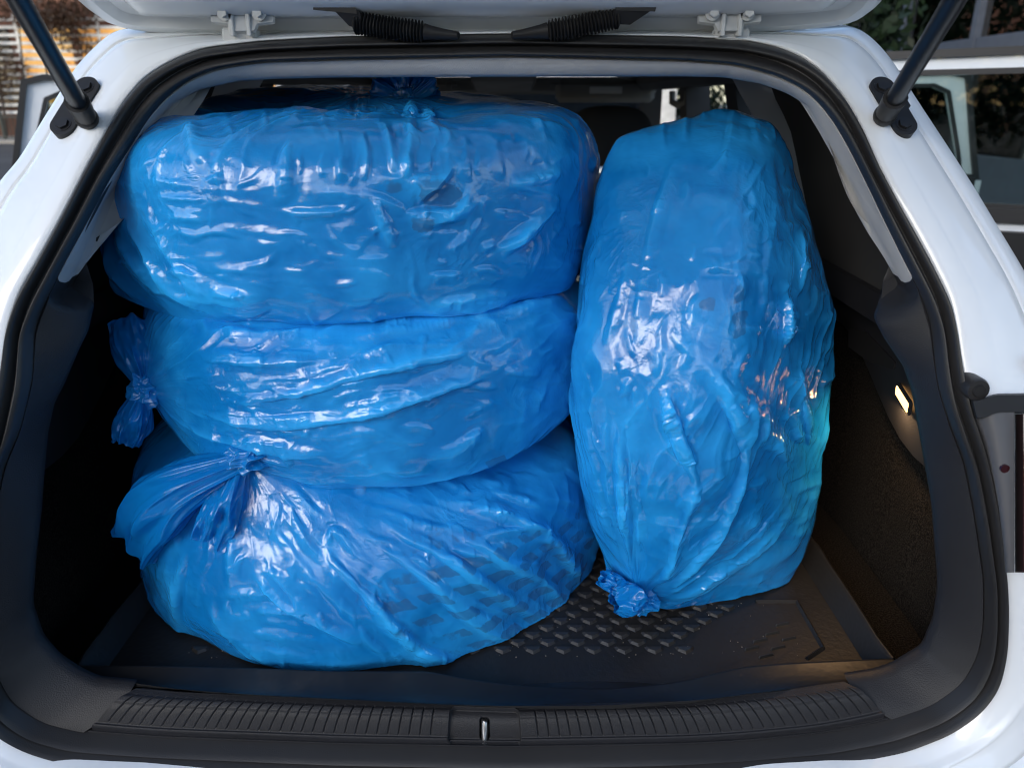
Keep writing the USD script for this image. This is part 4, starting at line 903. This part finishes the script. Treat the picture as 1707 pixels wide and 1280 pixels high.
def contact(k, P):   # where the film sticks to the tread blocks below it
    W = BAGS[k]['wheel']; q = P - np.asarray(W.C, float); ax = np.asarray(W.n, float); hgt = q @ ax; w = q - hgt[..., None] * ax
    e = unit(np.cross(ax, [.2, 1, .1])); f = np.cross(ax, e); ang = np.arctan2(w @ f, w @ e); Q = project(P)
    ar = ang * W.R; pitch = .036
    rib = ((hgt + .012 * np.sin(ar * 3) * 0) / pitch) % 1; blk = ((ar + .9 * hgt + .3 * np.floor(hgt / pitch) * .02) / .047) % 1
    tread = np.clip((.30 - np.abs(rib - .5)) * 10, 0, 1) * np.clip((.42 - np.abs(blk - .5)) * 10, 0, 1)
    spots = {'b3': [(850, 985, 185, 105, 1), (690, 1010, 60, 60, .9), (960, 920, 45, 70, .9), (745, 935, 60, 25, .8)], 'b1': [(735, 325, 48, 24, 1.3), (705, 378, 26, 14, 1.2), (760, 270, 14, 12, .8), (655, 320, 16, 22, .9)], 'b4': [(1180, 508, 22, 12, 1), (1232, 515, 16, 40, 1), (1240, 560, 20, 20, .9), (1265, 520, 12, 14, .8)], 'b2': [(835, 775, 34, 26, 1)]}[k]
    m = 0
    for x, y, sx, sy, st in spots: m = np.maximum(m, st * np.exp(-(((Q[..., 0] - x) / sx) ** 2 + ((Q[..., 1] - y) / sy) ** 2) ** 1.5 * .7))
    vis = ((CAM - P) * (P - np.asarray(W.C, float))).sum(-1) > 0
    m = np.clip(m, 0, 1.2) * vis
    return np.where(m > .95, m, m * (.25 + .75 * tread)) if k == 'b1' else m * (.12 + .88 * tread)
def tail(t, name, root, tip, wid, dep, seed, mat_=None, up=(0, 0, 1), r0=.010, bend=(0, 0, 0), tipw=.8):   # loose gathered end of a tied bag
    root, tip = np.asarray(root, float), np.asarray(tip, float); d = unit(tip - root); L = np.linalg.norm(tip - root); view = unit(CAM - root); sd = unit(np.cross(d, view)); nn = np.cross(sd, d)
    ns, na = 90, 160; s = np.linspace(0, 1, ns)[:, None]; ph = (np.arange(na) / na * 2 * np.pi)[None]; r = np.random.default_rng(seed)
    wd = r0 + (wid - r0) * np.sin(np.clip(s * 1.25, 0, 1) * np.pi / 2) ** 1.2 * (1 - (1 - tipw) * sstep(s, .6, 1)); dp = r0 * (1 - s * .2) + dep * np.sin(np.pi * np.clip(s, 0, 1) ** .8)
    c = np.stack([np.cos(ph) * 1.3 + 0 * s, np.sin(ph) * 1.3 + 0 * s, 0 * ph + s * 1.4], -1)
    pl = (1 - np.abs(2 * noise(c * [1.25, 1.25, .45] + seed, seed) - 1)) ** 3 + .6 * (1 - np.abs(2 * noise(c * [2.6, 2.6, .9] + seed, seed + 3) - 1)) ** 3
    cr = fbm(c * [1.6, 1.6, 2.4] + seed, 2, seed + 8) - .5
    f = 1 + .15 * (pl - .5) + .25 * cr
    ragged = 1 + .16 * (noise(np.stack([np.cos(ph) * 2.5, np.sin(ph) * 2.5, 0 * ph], -1) + 3, seed) - .5)
    P = root + d * (L * s * ragged)[..., None] + sd * (wd * np.cos(ph) * f)[..., None] + nn * (dp * np.sin(ph) * (.9 + .45 * pl) + .03 * cr * s)[..., None] + np.asarray(bend, float) * (np.sin(np.pi * s) + 0 * ph)[..., None]
    P[..., 2] = np.maximum(P[..., 2], .668)
    return obj(name, gridmesh(P, True), mat_ or film_tail, t, smooth=True)
def knot(t, c, rad, seed):
    m = trimesh.creation.icosphere(5, 1.0); v = m.vertices; m.vertices = np.asarray(c) + v * (np.array(rad) * (.72 + .75 * (1 - np.abs(2 * noise(v * 1.6 + seed, seed) - 1))[:, None] ** 2 + .25 * (1 - np.abs(2 * noise(v * 3 + seed, seed + 2) - 1))[:, None] ** 2))
    return obj('knot', m, film, t, smooth=True)
TH_ = {}
for k, P in SHEETS.items():
    t = thing('plastic_bag', LAB[k], 'plastic bag'); TH_[k] = t
    SL, P = P[..., 3], P[..., :3]; o = obj('film', gridmesh(P, True), film, t, smooth=True)
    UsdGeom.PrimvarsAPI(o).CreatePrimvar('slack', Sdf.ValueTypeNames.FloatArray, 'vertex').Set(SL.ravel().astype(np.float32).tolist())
    UsdGeom.PrimvarsAPI(o).CreatePrimvar('contact', Sdf.ValueTypeNames.FloatArray, 'vertex').Set(contact(k, P).ravel().astype(np.float32).tolist())
Y = atY
tail(TH_['b3'], 'tied_end', Y(408, 768, .125), Y(222, 912, .155), .040, .020, 4, bend=(-.01, -.01, .022), r0=.014)
tail(TH_['b3'], 'tied_end', Y(402, 772, .13), Y(352, 905, .10), .026, .014, 9, r0=.012)
knot(TH_['b3'], Y(412, 762, .125), (.020, .018, .012), 2)
tail(TH_['b2'], 'tied_end', Y(244, 648, .22), Y(222, 536, .27), .032, .018, 5, r0=.010)
tail(TH_['b2'], 'tied_end', Y(238, 652, .215), Y(212, 738, .20), .024, .020, 6, r0=.010, tipw=.45)
knot(TH_['b2'], Y(243, 650, .21), (.015, .014, .017), 3)
tail(TH_['b4'], 'tied_end', Y(1068, 996, .18), Y(1024, 1000, .165), .024, .022, 7, r0=.010, tipw=.5)
tail(TH_['b4'], 'tied_end', Y(1050, 990, .20), Y(1004, 960, .20), .014, .012, 8, r0=.006)
knot(TH_['b4'], Y(1074, 1004, .18), (.014, .014, .012), 4)
tail(TH_['b1'], 'tied_end', Y(675, 168, .47), Y(632, 152, .50), .030, .024, 12, film, r0=.012)
tail(TH_['b1'], 'tied_end', Y(680, 166, .47), Y(716, 140, .50), .022, .020, 13, film, r0=.010)
tail(TH_['b1'], 'tied_end', Y(678, 170, .47), Y(668, 136, .50), .022, .020, 14, film, r0=.010)
knot(TH_['b1'], Y(676, 172, .46), (.017, .016, .014), 5)
